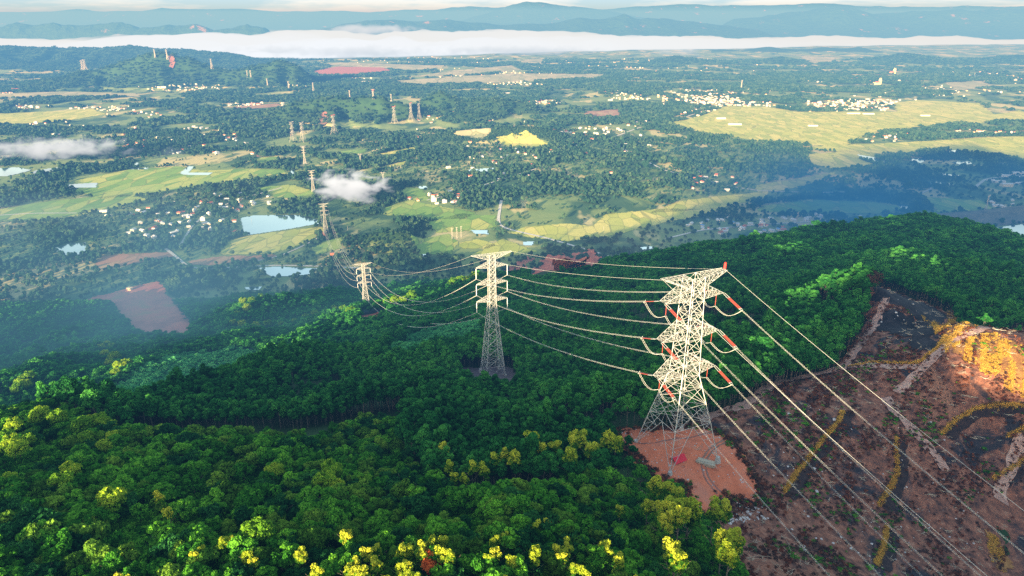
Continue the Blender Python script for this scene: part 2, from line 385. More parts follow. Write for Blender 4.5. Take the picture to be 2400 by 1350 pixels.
# distant ranges: skyline given as photo pixels at a distance
def range_mat(name, a, b, bare):
    t = NT(name); n = t.noise(.0022, 6, .65); m = t.noise(.009, 5, .65)
    c = t.mix(m, a, b); c = t.mix(t.step(n, .62, .70), c, bare)
    return t.surf(c, 1.0, t.bump(m, 1.0, 60.0))
M['range'] = range_mat('mountain_forest', (.012, .04, .02), (.05, .11, .04), (.26, .17, .12))
def mountain(name, label, Y, pts, depth, seed, rough=.5, x0=None):
    pts = np.array(pts, float)
    P = np.array([at(a, b, Y) for a, b in pts])
    xs = np.linspace(P[0, 0], P[-1, 0], 420); ys = np.linspace(-1.3, 1.0, 60)
    top = np.interp(xs, P[:, 0], P[:, 2])
    X, Q = np.meshgrid(xs, ys); Yw = Y + Q * depth
    T = np.broadcast_to(top, X.shape)
    ln = depth * .8
    g = ridged(X / ln + .3 * fbm(X / ln, Yw / ln, seed + 5, 3), Yw / ln, seed, 5)
    prof = np.exp(-(Q / .5) ** 2)
    Z = T * prof * (1 - rough + rough * 1.25 * g) + T * .10 * (fbm(X / (ln * .35), Yw / (ln * .35), seed + 9, 4) - .5) * prof
    edge = np.clip(np.minimum(X - xs[0], xs[-1] - X) / (xs[-1] - xs[0]) * 14, 0, 1)
    Z = Z * edge - 40 * (1 - prof)
    o = obj(name, make_mesh(name, np.stack([X, Yw, Z], -1), grid_faces(420, 60), M['range'], smooth=True))
    tag(o, label, kind='structure')
mountain('mountain_range', 'teal wooded mountain range just beyond the white fog bank', 17000,
         [(640,90),(740,66),(800,55),(860,47),(920,42),(980,44),(1050,33),(1110,46),(1180,53),(1250,50),(1310,48),(1360,33),(1420,43),(1462,32),(1500,42),(1560,36),(1620,44),(1700,56),(1790,72),(1860,90)], 2600, 3)
mountain('mountain_range', 'broad blue green mountain range at the eastern end of the fog bank', 20500,
         [(1640,70),(1730,44),(1790,38),(1850,24),(1900,20),(1950,12),(2010,20),(2060,24),(2140,18),(2240,8),(2290,12),(2340,6),(2420,10),(2560,16),(2700,40)], 3400, 13, .45)
mountain('hill_range', 'low dark hills rising out of the fog on the western side', 14500,
         [(-260,80),(-60,62),(60,52),(180,57),(280,52),(330,66),(380,58),(460,56),(500,71),(545,66),(580,56),(620,64),(690,84)], 900, 23, .3)
mountain('mountain_range', 'single tall pale peak behind the teal range', 28000,
         [(1040,60),(1130,35),(1180,18),(1225,6),(1262,3),(1310,9),(1370,14),(1420,24),(1500,40),(1600,60)], 3500, 33, .25)
mountain('mountain_range', 'faint pale mountains along the horizon', 36000,
         [(-700,40),(-300,26),(0,26),(300,22),(520,20),(650,26),(800,24),(900,26),(1000,20),(1100,12),(1250,18),(1420,22),(1500,12),(1600,8),(1700,14),(1800,10),(1900,9),(2000,10),(2200,14),(2500,8),(2800,20)], 4000, 43, .2)
# ---------------------------------------------------------------- draped sheets
def drape(name, poly, res, off, mat, label, ragged=1.0, zf=None, dz=None, kind='structure', seed=0):
    poly = np.asarray(poly)
    x0, y0 = poly.min(0) - res; x1, y1 = poly.max(0) + res
    xs = np.arange(x0, x1 + res, res); ys = np.arange(y0, y1 + res, res)
    X, Y = np.meshgrid(xs, ys)
    w = ragged * res * 2
    ins = inside(poly, X + (fbm(X / (res * 4), Y / (res * 4), seed + 70, 2) - .5) * w * 2, Y + (fbm(X / (res * 4), Y / (res * 4), seed + 80, 2) - .5) * w * 2)
    Z = (zf or H)(X, Y) + off
    if dz is not None: Z = Z + dz(X, Y)
    nx, ny = X.shape[1], X.shape[0]
    F = grid_faces(nx, ny); f = ins.ravel()[F].sum(1) >= 3
    F = F[f]
    use = np.unique(F); re = np.full(nx * ny, -1); re[use] = np.arange(len(use))
    V = np.stack([X, Y, Z], -1).reshape(-1, 3)[use]
    o = obj(name, make_mesh(name, V, re[F], mat, smooth=True))
    return tag(o, label, kind=kind)
def ribbon(name, pts, width, off, mat, label, step=3.0, jitter=.15, kind='structure', shift=0.0, dz=None):
    P = np.array(pts, float)[:, :2]
    d = np.concatenate([[0], np.cumsum(np.hypot(*np.diff(P, axis=0).T))])
    n = max(6, int(d[-1] / step)); s = np.linspace(0, d[-1], n)
    x = np.interp(s, d, P[:, 0]); y = np.interp(s, d, P[:, 1])
    for _ in range(6):
        x[1:-1] = (x[:-2] + x[2:] + 2 * x[1:-1]) / 4; y[1:-1] = (y[:-2] + y[2:] + 2 * y[1:-1]) / 4
    tx = np.gradient(x); ty = np.gradient(y); L = np.hypot(tx, ty) + 1e-9; nx_, ny_ = -ty / L, tx / L
    wv = width * (1 + jitter * 2 * (vnoise(s / (step * 3), s * 0, 5) - .5))
    V = []
    for q in (-.5, -.17, .17, .5):
        xx = x + nx_ * (wv * q + shift); yy = y + ny_ * (wv * q + shift)
        V.append(np.stack([xx, yy, H(xx, yy) + off + (dz(xx, yy) if dz else 0)], -1))
    V = np.stack(V, 1).reshape(-1, 3)
    o = obj(name, make_mesh(name, V, grid_faces(4, n), mat, smooth=True))
    tag(o, label, kind=kind)
    return np.stack([x, y], -1)

def field_mat(name, a, b, c, cell=.034, line=(.10, .13, .045)):
    t = NT(name)
    vor = t.n('ShaderNodeTexVoronoi', feature='F1'); vor.inputs['Scale'].default_value = cell
    vor.inputs['Randomness'].default_value = .8
    mp = t.pos((1.0, .38, 0)); t.l(mp, vor.inputs['Vector'])
    sep = t.n('ShaderNodeSeparateColor'); t.l(vor.outputs['Color'], sep.inputs[0])
    e = t.n('ShaderNodeTexVoronoi', feature='DISTANCE_TO_EDGE'); e.inputs['Scale'].default_value = cell
    e.inputs['Randomness'].default_value = .8; t.l(mp, e.inputs['Vector'])
    n = t.noise(.03, 4)
    f = t.math('ADD', t.math('MULTIPLY', sep.outputs[0], .6), t.math('MULTIPLY', n, .45))
    col = t.ramp(f, [(.15, a), (.5, b), (.85, c)])
    col = t.mix(t.math('MULTIPLY', t.step(e.outputs[0], .04, .01), .55), col, line)
    col = t.mix(t.step(t.noise(.25, 3), .45, .8), col, tuple(q * .75 for q in b))
    return t.surf(col, .95)
M['rice'] = field_mat('ripening_rice', (.27, .34, .06), (.45, .46, .10), (.60, .53, .15))
M['green_field'] = field_mat('green_paddy', (.10, .22, .045), (.21, .34, .065), (.44, .44, .11), .028)
M['pale_field'] = field_mat('pale_field', (.22, .26, .13), (.38, .36, .20), (.48, .42, .26), .012)
M['brown_field'] = field_mat('ploughed_soil', (.28, .17, .10), (.38, .20, .12), (.40, .30, .16), .03, (.16, .13, .06))
def soil_mat(name, a, b, c, s=.12):
    t = NT(name); n = t.noise(s, 6, .65, dist=.5); m = t.noise(s * 6, 4, .6)
    col = t.ramp(n, [(.3, a), (.5, b), (.7, c)]); col = t.mix(t.step(m, .55, .8), col, tuple(q * .55 for q in b))
    return t.surf(col, .95, t.bump(m, .7, .6))
M['red_earth'] = soil_mat('red_earth', (.30, .085, .05), (.44, .14, .085), (.50, .20, .13), .15)
M['scar'] = soil_mat('scar_earth', (.20, .08, .06), (.28, .13, .10), (.16, .13, .07), .03)
M['pad'] = soil_mat('pad_earth', (.42, .10, .045), (.58, .165, .08), (.50, .19, .12), .07)
M['pink_earth'] = soil_mat('pink_earth', (.34, .11, .08), (.50, .17, .12), (.34, .21, .10), .02)
M['track'] = soil_mat('track_dirt', (.28, .15, .12), (.44, .26, .20), (.55, .37, .29), .5)
M['road'] = soil_mat('road_concrete', (.44, .43, .40), (.55, .53, .48), (.6, .57, .5), .3)
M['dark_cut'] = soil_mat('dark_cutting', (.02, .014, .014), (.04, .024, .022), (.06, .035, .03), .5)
M['ash'] = soil_mat('black_ash', (.008, .008, .011), (.016, .014, .018), (.05, .042, .045), .12)
def burnt_mat():
    t = NT('burnt_soil')
    n = t.noise(.035, 6, .65, dist=.8); m = t.noise(.3, 6, .7); s = t.noise(1.6, 4, .6)
    st = t.noise(.05, 5, .6, t.pos((2.4, .6, .6)), .6)
    col = t.ramp(m, [(.28, (.028, .020, .021)), (.43, (.15, .066, .044)), (.56, (.29, .115, .068)), (.72, (.42, .23, .15))])
    col = t.mix(t.step(n, .52, .60), col, t.mix(m, (.012, .011, .016), (.06, .052, .058)))
    col = t.mix(t.step(st, .56, .68), col, t.mix(s, (.20, .08, .05), (.40, .20, .12)))
    col = t.mix(t.step(s, .66, .74), col, (.36, .32, .29))
    return t.surf(col, .95, t.bump(m, 1.0, 1.6))
M['burnt'] = burnt_mat()
def water_mat():
    t = NT('still_water')
    p = t.n('ShaderNodeBsdfPrincipled'); p.inputs['Base Color'].default_value = (.10, .17, .19, 1)
    p.inputs['Roughness'].default_value = .08; p.inputs['IOR'].default_value = 1.33; p.inputs['Specular IOR Level'].default_value = .9
    t.l(t.bump(t.noise(.8, 3), .03, .05), p.inputs['Normal'])
    g = t.n('ShaderNodeBsdfGlossy'); g.inputs['Roughness'].default_value = .1; g.inputs['Color'].default_value = (.85, .92, .95, 1)
    mx = t.n('ShaderNodeMixShader'); mx.inputs[0].default_value = .55
    t.l(p.outputs[0], mx.inputs[1]); t.l(g.outputs[0], mx.inputs[2]); t.l(mx.outputs[0], t.out.inputs[0]); return t.m
M['water'] = water_mat()

CLEAR = []     # world polygons kept free of valley trees
def flat(name, px, mat, label, off=.6, keep=True, res=None, ragged=.8, kind='structure'):
    P = np.array([plain_pt(*p) for p in px]); d = P[:, 1].mean()
    r = res or max(2.5, d / 420)
    ext = max(np.ptp(P[:, 0]), np.ptp(P[:, 1])); r = max(min(r, ext / 12), ext / 260)
    drape(name, P, r, off, mat, label, ragged, seed=len(CLEAR), kind=kind)
    if keep: CLEAR.append(P)
Yf, Gf, Pf, Bf = M['rice'], M['green_field'], M['pale_field'], M['brown_field']
FIELDS = [
 (Yf, 'wide golden rice plain below the big town', [(1640,272),(1700,248),(1800,250),(1870,262),(2100,262),(2095,240),(2150,234),(2300,243),(2330,268),(2390,258),(2460,280),(2260,290),(2180,297),(2080,303),(2000,328),(1975,345),(1880,337),(1780,330),(1700,318),(1620,305),(1560,290)]),
 (Yf, 'golden rice strip along the tip of the mountain shadow', [(1850,346),(1990,338),(2200,330),(2330,322),(2520,318),(2520,385),(2400,375),(2330,362),(2200,350),(2100,362),(1950,354)]),
 (Yf, 'yellow rice field on the western edge below the long dark wood', [(-60,268),(110,262),(215,255),(250,268),(150,284),(-60,297)]),
 (Pf, 'pale green field strip at the foot of the pylon hill', [(-60,222),(160,215),(320,218),(330,226),(150,229),(-60,233)]),
 (Gf, 'big green paddies crossed by the winding river', [(170,425),(300,398),(420,390),(470,400),(560,396),(660,397),(690,412),(560,426),(430,441),(330,457),(250,467),(180,452)]),
 (Gf, 'misty green paddies west of the shaded village', [(-80,505),(120,470),(300,456),(350,468),(160,512),(-80,526)]),
 (Yf, 'terraced yellow field beside the large square pond', [(515,592),(540,562),(620,547),(700,537),(755,532),(762,548),(700,576),(640,596),(520,599)]),
 (Bf, 'reddish ploughed field west of the road bend', [(212,631),(240,600),(300,596),(400,590),(408,601),(330,616),(240,633)]),
 (Bf, 'pinkish ploughed strip north of the long concrete road', [(440,612),(520,601),(580,599),(650,597),(640,607),(500,621),(450,622)]),
 (Gf, 'small green paddy under the pylon with the red pad', [(725,584),(760,566),(805,556),(800,580),(745,598)]),
 (Gf, 'yellow green paddies between grove and village lane', [(900,488),(960,468),(1000,478),(1120,499),(1080,516),(960,512),(895,502)]),
 (Gf, 'narrow yellow green field behind the grove', [(950,440),(990,440),(1012,474),(965,468),(935,455)]),
 (Gf, 'green paddies below the curved village road', [(1000,522),(1080,501),(1162,506),(1166,531),(1120,541),(1020,547)]),
 (Yf, 'patchwork of yellow fields right of the curved road', [(1185,545),(1240,530),(1330,524),(1390,529),(1420,502),(1500,494),(1560,489),(1690,490),(1640,507),(1560,522),(1480,541),(1400,561),(1330,566),(1240,556)]),
 (Yf, 'yellow field touching the edge of the blue shadow', [(1520,500),(1600,470),(1680,460),(1800,448),(1800,463),(1700,486),(1600,496)]),
 (Yf, 'small golden field with dark hedges near the three poles', [(1070,571),(1120,559),(1165,574),(1145,583),(1080,582)]),
 (Gf, 'shaded green paddies at the foot of the round hill', [(1790,481),(1900,468),(2050,474),(2125,484),(2080,501),(1900,499),(1770,496)]),
 (Gf, 'grass field beside the pond under the double arm pylon', [(960,566),(1050,548),(1075,568),(1060,596),(985,598)]),
 (Yf, 'small tan clearing at the foot of the twin hills', [(1160,331),(1230,325),(1288,339),(1260,349),(1190,347)]),
 (Bf, 'brown clearing at the edge of the big town', [(1365,263),(1450,257),(1455,274),(1390,281)]),
 (Yf, 'thin yellow clearing east of the lattice tower row', [(890,361),(970,345),(978,351),(900,365)]),
 (Yf, 'thin yellow clearing above the cloud puff', [(895,392),(950,377),(952,384),(905,395)]),
 (Gf, 'small meadow beside the row of pylons', [(795,355),(860,349),(855,359),(800,366)]),
 (Pf, 'pale sandy clearing among woods below the green knoll', [(1060,326),(1130,310),(1172,318),(1130,333)]),
 (Pf, 'long pale field far up the valley', [(1060,166),(1200,153),(1225,164),(1080,178),(960,180)]),
 (Pf, 'wide straw coloured fields in the middle of the far valley', [(920,190),(1200,172),(1420,174),(1410,183),(1100,196),(960,200)]),
 (Pf, 'small pale field below the fog bank', [(1225,139),(1275,137),(1270,150),(1220,149)]),
 (Pf, 'greyish flats near the bare red quarry', [(735,151),(800,146),(1040,154),(1000,165),(900,161)]),
 (Pf, 'sandy field beside the far canal', [(2215,193),(2300,189),(2335,204),(2240,213)]),
 (Pf, 'pale flat field between the dark far hills', [(1870,131),(1960,134),(1950,148),(1900,150)]),
 (Bf, 'sandy building ground north of the lattice tower hill', [(535,252),(650,242),(665,249),(560,259)]),
 (Gf, 'meadow strip beyond the shaded village', [(600,440),(680,432),(745,450),(720,470),(640,462)]),
 (Gf, 'light green field left of the river bends', [(590,372),(650,366),(662,376),(610,384)]),
 (Yf, 'yellow field under the scattered houses by the shadow edge', [(1180,560),(1100,600),(1170,606),(1260,590)]),
 (Yf, 'yellow fields beside the long pale fish pond', [(1890,362),(2000,352),(2090,364),(2010,372),(2060,388),(1960,398),(1900,384)]),
 (Yf, 'narrow yellow field along the wood before the shadow', [(1760,436),(1860,420),(1965,402),(1930,424),(1840,446),(1780,452)]),
 (Gf, 'wide shaded field near the sheds', [(2160,462),(2300,470),(2330,490),(2200,500)]),
]
for m, lab, px in FIELDS: flat('rice_field' if m is Yf else 'paddy_field' if m is Gf else 'ploughed_field' if m is Bf else 'meadow', px, m, lab)
flat('bare_earth', [(738,167),(790,157),(900,159),(922,169),(830,175),(745,176)], M['red_earth'], 'bright bare red quarry ground on the far plain', 3)
RED_FIELD = wpoly([(203,704),(290,678),(375,659),(400,698),(448,758),(456,788),(430,803),(340,791),(300,762),(262,716)])
drape('red_field', RED_FIELD, 4.0, 1.2, M['pink_earth'], 'large bare pinkish red field below the yellow hut', 1.0); CLEAR.append(RED_FIELD)
flat('bare_earth', [(975-640,1060-520),(360,528),(372,532),(345,542)], M['red_earth'], 'small red clearing in the shaded village wood')
PONDS = [([(563,512),(600,505),(700,504),(762,522),(700,534),(625,546),(572,553)], 'large square pond beside the terraced yellow field'),
 ([(130,582),(160,570),(200,569),(206,595),(150,601),(135,592)], 'round blue pond in the misty western woods'),
 ([(606,629),(650,625),(748,630),(720,645),(640,651)], 'long pale pond below the concrete road'),
 ([(572,673),(617,672),(610,682),(575,680)], 'small pale pond in the dark valley wood'),
 ([(-80,399),(40,393),(78,400),(20,414),(-80,415)], 'pale lake on the western edge behind the mist'),
 ([(80,401),(140,393),(132,401),(75,409)], 'narrow pond next to the western lake'),
 ([(148,433),(230,428),(226,440),(160,441)], 'pair shaped fish pond below the western lake'),
 ([(302,396),(320,381),(328,383),(314,395),(348,393),(346,398),(303,399)], 'bent river reach among green paddies'),
 ([(422,407),(438,390),(458,391),(442,405),(502,405),(490,412),(428,411)], 'hooked river reach in the middle of the paddies'),
 ([(675,406),(684,397),(692,401),(686,413)], 'small river bend by the pylon row'),
 ([(2005,361),(2050,369),(2088,381),(2060,383),(2030,375)], 'long pale fish pond at the shadow edge'),
 ([(2133,369),(2177,372),(2157,383),(2135,376)], 'diamond shaped pond just inside the shadow'),
 ([(2230,381),(2265,377),(2283,384),(2255,388)], 'pointed pond in the shaded fields'),
 ([(2333,382),(2374,382),(2365,391),(2340,389)], 'pond near the eastern edge of the shadow'),
 ([(2200,406),(2260,412),(2260,416),(2200,411)], 'thin straight canal reach in the shadow'),
 ([(2160,425),(2222,428),(2240,436),(2163,431)], 'ragged shallow pond south of the canal'),
 ([(2098,478),(2130,480),(2128,495),(2110,489)], 'pale pond below the round hill'),
 ([(1103,540),(1142,540),(1148,550),(1112,549)], 'pond behind the double arm pylon'),
 ([(1223,568),(1254,566),(1246,577),(1228,576)], 'small pond below the curved road'),
 ([(2215,355),(2241,352),(2246,359),(2220,361)], 'tiny pond at the tip of the shadow'),
 ([(2108,452),(2148,451),(2146,458),(2115,458)], 'striped fish pond in the shaded plain'),
 ([(1095,398),(1172,393),(1160,403),(1100,405)], 'pond in the wood north of the cloud puff'),
 ([(2255,179),(2302,175),(2310,181),(2265,183)], 'far canal beyond the sandy field'),
 ([(975,597),(1000,596),(1003,603),(978,604)], 'small pond near the rounded grove'),
 ([(978,438),(1000,436),(1004,442),(985,444)], 'tiny pond in the field behind the cloud puff'),
 ([(1500,640-60),(1530,578),(1532,584),(1505,586)], 'small pond at the foot of the dark ridge')]
for px, lab in PONDS: flat('pond', px, M['water'], lab, 1.2, ragged=.25)
flat('reservoir', [(2268,542),(2320,536),(2400,526),(2700,490),(2800,560),(2560,600),(2400,580),(2300,560)], M['water'], 'pale reservoir behind the long grassy dam', 1.5, ragged=.2)
for pts, w, lab in [([(1175,470),(1168,512),(1170,530),(1200,540),(1280,558),(1350,578),(1430,602)], 8, 'pale country road bending past the yellow fields'),
                    ([(388,583),(410,600),(446,631),(560,627),(640,622),(740,624),(860,630)], 7, 'long straight concrete road with a sharp bend'),
                    ([(764,549),(700,582),(640,607),(600,612)], 5, 'field track along the terraced yellow field'),
                    ([(2284,440),(2310,419),(2400,409),(2460,404)], 10, 'curved road up to the long sheds'),
                    ([(1780,447),(1900,452),(2000,450),(2090,457)], 7, 'road crossing the shaded plain'),
                    ([(2148,458),(2190,440),(2165,437)], 7, 'short forked lane in the shaded plain'),
                    ([(1560,600),(1620,583),(1690,570)], 5, 'pale lane at the foot of the dark ridge'),
                    ([(0,505),(80,500),(180,500)], 6, 'misty lane on the western plain'), ([(1780,447),(1700,436),(1640,418),(1560,400),(1480,360),(1420,330)], 8, 'village road through the middle woods'),
                    ([(1420,330),(1500,300),(1600,276),(1680,250),(1720,236)], 9, 'road climbing past the rice plain into the big town'), ([(420,580),(450,530),(500,490),(580,462),(660,440)], 6, 'lane through the shaded village'), ([(1000,470),(1080,452),(1180,420),(1260,395)], 6, 'lane between the hamlet and the middle woods'),
                    ([(1560,560),(1640,540),(1760,528),(1900,520),(2000,512)], 7, 'lane through the village below the round hill')]:
    W = [plain_pt(*p) for p in pts]
    q = ribbon('road', W, w, .9, M['road'], lab, 12.0, .1)
    for i in range(0, len(q) - 1, 2):
        a, b = q[i], q[min(i + 2, len(q) - 1)]; n = np.array([-(b - a)[1], (b - a)[0]]); n = n / (np.hypot(*n) + 1e-6) * (w * .9)
        CLEAR.append(np.array([a - n, b - n, b + n, a + n]))
# dam: a long bank with a sloping face
def dam():
    crest = np.array([plain_pt(2190, 523), plain_pt(2280, 517), plain_pt(2400, 503), plain_pt(2640, 470)])
    s = np.linspace(0, 1, 60); x = np.interp(s, [0, .25, .55, 1], crest[:, 0]); y = np.interp(s, [0, .25, .55, 1], crest[:, 1])
    tx, ty = np.gradient(x), np.gradient(y); L = np.hypot(tx, ty); nx_, ny_ = -ty / L, tx / L
    V = [np.stack([x + nx_ * d, y + ny_ * d, np.full(60, z)], -1) for d, z in ((70, .5), (14, 22), (6, 22.2), (-6, 22.2), (-14, 22), (-60, .5))]
    o = obj('dam', make_mesh('dam', np.stack(V, 1), grid_faces(6, 60), soil_mat('dam_grass', (.07, .08, .08), (.11, .12, .11), (.16, .16, .14), .05)))
    tag(o, 'long grassy earth dam holding back the pale reservoir', 'dam')
dam()

# ---------------------------------------------------------------- burnt slope, pad, tracks
def BDZ(X, Y): return (fbm(X / 9, Y / 9, 91, 4) - .5) * 1.4 + .6 + 2.2 * (ridged((X * .8 - Y * .6) / 13, (X * .6 + Y * .8) / 34, 93, 3) - .55) * np.clip(np.hypot(X - 60, Y - 205) / 25 - 1, 0, 1)
BURNT = wpoly([(1655,985),(1760,935),(1850,898),(1945,882),(1985,822),(2030,760),(2036,684),(2062,670),(2140,702),(2230,740),(2300,770),(2400,785),(2560,810),(2700,1000),(2600,1350),(2400,1480),(1760,1420),(1725,1345),(1700,1290),(1660,1215),(1610,1180),(1600,1140),(1545,1130),(1500,1090),(1430,1030),(1480,1013),(1560,1014)])
drape('burnt_ground', BURNT, 1.3, .25, M['burnt'], 'scorched brown and black slope beside the big pylon', .8,
      dz=BDZ)
PAD = wpoly([(1426,1032),(1470,1013),(1540,1012),(1640,1008),(1702,1030),(1752,1100),(1792,1182),(1762,1190),(1705,1172),(1668,1222),(1622,1195),(1602,1142),(1545,1132),(1500,1092)])
drape('red_earth_pad', PAD, .7, 1.5, M['pad'], 'cleared red earth pad under the big pylon', 3.0, dz=lambda X, Y: (fbm(X / 4, Y / 4, 95, 3) - .5) * 1.1)
PAD3 = wpoly([(838,742),(860,738),(902,734),(916,750),(882,766),(850,776)])
drape('red_earth_pad', PAD3, 2.5, 1.0, M['red_earth'], 'small red earth pad under the slender ridge pylon', 1.0)
PAD2 = wpoly([(1052,872),(1090,864),(1150,860),(1205,864),(1215,900),(1200,925),(1115,928),(1070,892)])
drape('bare_ground', PAD2, 1.5, .8, soil_mat('grey_soil', (.09, .07, .08), (.14, .10, .11), (.18, .14, .13), .2), 'grey bare patch at the foot of the second pylon', 1.0)
ASH = [wpoly([(2042,690),(2065,676),(2140,708),(2220,742),(2200,770),(2140,745),(2080,720),(2050,712)]),
       wpoly([(2045,742),(2090,735),(2150,762),(2200,792),(2190,830),(2150,825),(2100,790),(2050,775)])]
for k, a in enumerate(ASH): drape('burnt_ground', a, 1.2, 1.5, M['ash'], ['coal black strip under the burnt hilltop edge', 'coal black patch inside the burnt slope'][k], 2.0, dz=lambda X, Y: BDZ(X, Y) - .9, seed=k * 7)
TRK = [([(1640,990),(1690,972),(1740,960),(1780,928),(1815,905),(1850,893),(1900,885),(1960,872),(2010,862),(2100,868),(2150,866)], 4.6, 'pinkish dirt track winding from the big pylon to the ridge'),
       ([(2100,925),(2150,880),(2180,850),(2220,812),(2260,790),(2300,778),(2400,770)], 4.2, 'rutted greyish track climbing to the burnt hilltop'),
       ([(1975,868),(2000,835),(2025,800),(2050,765),(2062,735),(2075,705)], 4.0, 'wide purple dirt strip beside the tall trees'),
       ([(2075,935),(2090,970),(2130,1010),(2170,1050),(2215,1110)], 4.0, 'eroded dirt gully below the track fork'),
       ([(2400,1030),(2370,1070),(2372,1110),(2340,1140),(2345,1180)], 4.5, 'pale track at the eastern edge of the slope')]
for p, w, lab in TRK: ribbon('dirt_track', [unproject(*q) for q in p], w, .62, M['track'], lab, 1.2, .35, dz=BDZ)
CUTS = [([(1836,1158),(1870,1110),(1905,1065),(1935,1030),(1962,1000),(1975,968)], 'first'), ([(2058,1190),(2085,1150),(2103,1110),(2098,1060),(2100,1030)], 'second'),
        ([(2205,1025),(2240,990),(2280,962),(2330,955),(2400,958)], 'third'), ([(2052,1330),(2070,1290),(2078,1240)], 'fourth'),
        ([(1990,866),(2050,854),(2130,858),(2160,850),(2195,820),(2215,790)], 'fifth'), ([(2325,1130),(2365,1105),(2400,1080)], 'sixth'), ([(2360,1025),(2400,1010)], 'seventh')]
CUTLAB = ['terrace cut across the middle of the burnt slope', 'short terrace cut under the thin wires', 'curved terrace cut near the eastern edge', 'low terrace cut among rusty shrubs', 'bank cut along the upper dirt track', 'terrace cut above the pale eastern track', 'upper terrace cut beside the pale eastern track']
STRAW_LINES = []
for k, (p, nm) in enumerate(CUTS):
    W = [unproject(*q) for q in p]
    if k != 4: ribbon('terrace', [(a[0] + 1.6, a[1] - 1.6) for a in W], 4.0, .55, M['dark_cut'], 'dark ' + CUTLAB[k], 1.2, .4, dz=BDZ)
    STRAW_LINES.append(np.array(W)[:, :2])
GOLD = [wpoly([(2222,735),(2245,732),(2290,770),(2262,788),(2235,800),(2215,835),(2200,830)]), wpoly([(2155,742),(2200,758),(2212,775),(2190,788),(2165,765)]),
        wpoly([(2225,815),(2270,795),(2330,785),(2420,830),(2420,960),(2370,930),(2300,880),(2245,840)]), wpoly([(2310,1250),(2335,1260),(2370,1330),(2350,1350),(2320,1320)])]
M['gold_soil'] = soil_mat('gold_soil', (.20, .085, .03), (.32, .145, .045), (.40, .22, .075), .25)
for k, g in enumerate(GOLD): drape('burnt_ground', g, 1.0, .5, M['gold_soil'], ['golden grassy shoulder at the top of the track', 'small golden patch on the burnt hilltop', 'broad golden slope at the sunlit edge', 'narrow golden strip low on the slope'][k], 2.0, dz=BDZ, seed=k * 5)
MOUND = [(1250,641),(1275,615),(1320,606),(1392,602),(1404,620),(1370,632),(1310,638)]
P = wpoly(MOUND)
drape('earth_mound', P, 3.0, .5, M['red_earth'], 'bare red earth mound at the edge of the dark ridge', 1.5, kind='structure',
      dz=lambda X, Y: 6 + 12 * np.clip(fbm(X / 22, Y / 22, 97, 3) - .25, 0, 1) * 2)
P = wpoly([(1180,632),(1215,612),(1240,600),(1252,606),(1235,622),(1262,640),(1200,645)])
drape('bare_earth', P, 3.0, .7, M['pink_earth'], 'trampled red ground behind the second pylon top', 1.5)
RED_SLOPE = wpoly([(750,268),(765,262),(772,280),(758,296),(748,290)])
drape('bare_earth', RED_SLOPE, 5.0, 4.0, M['scar'], 'red landslide scar on the green hill behind the lattice towers', 1.0)
for px, lab in [([(392,135),(402,130),(412,150),(405,168),(394,160)], 'red scar below the pylons on the hilltop'), ([(390,131),(410,130),(408,135),(388,136)], 'bare summit ground under two far pylons'),
                ([(1725,141),(1745,139),(1756,149),(1728,149)], 'bare red patch on the far dark hill')]:
    drape('bare_earth', wpoly(px), 10.0, 8.0, M['scar'], lab, 1.0)

# ---------------------------------------------------------------- vegetation prototypes
def quads(C, size, nrm, jit, r):
    """small leaf quads at C facing roughly nrm"""
    n = len(C)
    d = nrm + r.normal(size=(n, 3)) * jit; d /= np.linalg.norm(d, axis=1, keepdims=True) + 1e-9
    t = np.cross(d, r.normal(size=(n, 3))); t /= np.linalg.norm(t, axis=1, keepdims=True) + 1e-9
    b = np.cross(d, t); s = (size * (.6 + .8 * r.random(n)))[:, None]
    V = np.stack([C - t * s, C - b * s * .62 + d * s * .15, C + t * s, C + b * s * .62 + d * s * .15], 1)
    return V.reshape(-1, 3), np.arange(4 * n).reshape(n, 4)
def crown_mesh(name, mat, seed, lobes, R_, zc, hz_, per, leaf, lobe_r, droop=0.0, core=True):
    """crown of leaf clumps: lobes spread over a dome of radius R_, half-height hz_, centred at zc"""
    r = np.random.default_rng(seed)
    L = []
    while len(L) < lobes:
        p = r.normal(size=3); p /= np.linalg.norm(p)
        if p[2] < -.35: continue
        q = p * np.array([R_, R_, hz_]) * (.55 + .45 * r.random()) * (.8 + .3 * r.random())
        L.append(q + np.array([0, 0, zc]))
    L.append(np.array([0, 0, zc + .15 * hz_])); L = np.array(L)
    Vs, Fs, Sh, o = [], [], [], 0
    for k, c in enumerate(L):
        lr = lobe_r * (.7 + .6 * r.random()); d = r.normal(size=(per, 3)); d /= np.linalg.norm(d, axis=1, keepdims=True)
        d[:, 2] = np.abs(d[:, 2]) * .9 - .35 * (r.random(per) < .45)
        d /= np.linalg.norm(d, axis=1, keepdims=True)
        C = c + d * lr * np.array([1, 1, .8]) * (.72 + .34 * r.random((per, 1)))
        v, f = quads(C, np.full(per, leaf), d + np.array([0, 0, .35]), .85, r)
        tone = r.random() * .5 + .38 * float(np.clip((c[2] - zc) / hz_, -1, 1))  # upper lobes painted lighter, lower ones darker, as light from above falls
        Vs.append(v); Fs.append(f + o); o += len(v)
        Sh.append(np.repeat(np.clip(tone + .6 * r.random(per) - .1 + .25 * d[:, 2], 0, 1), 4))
    return make_mesh(name, np.concatenate(Vs), np.concatenate(Fs), mat, attr={'shade': np.concatenate(Sh)})
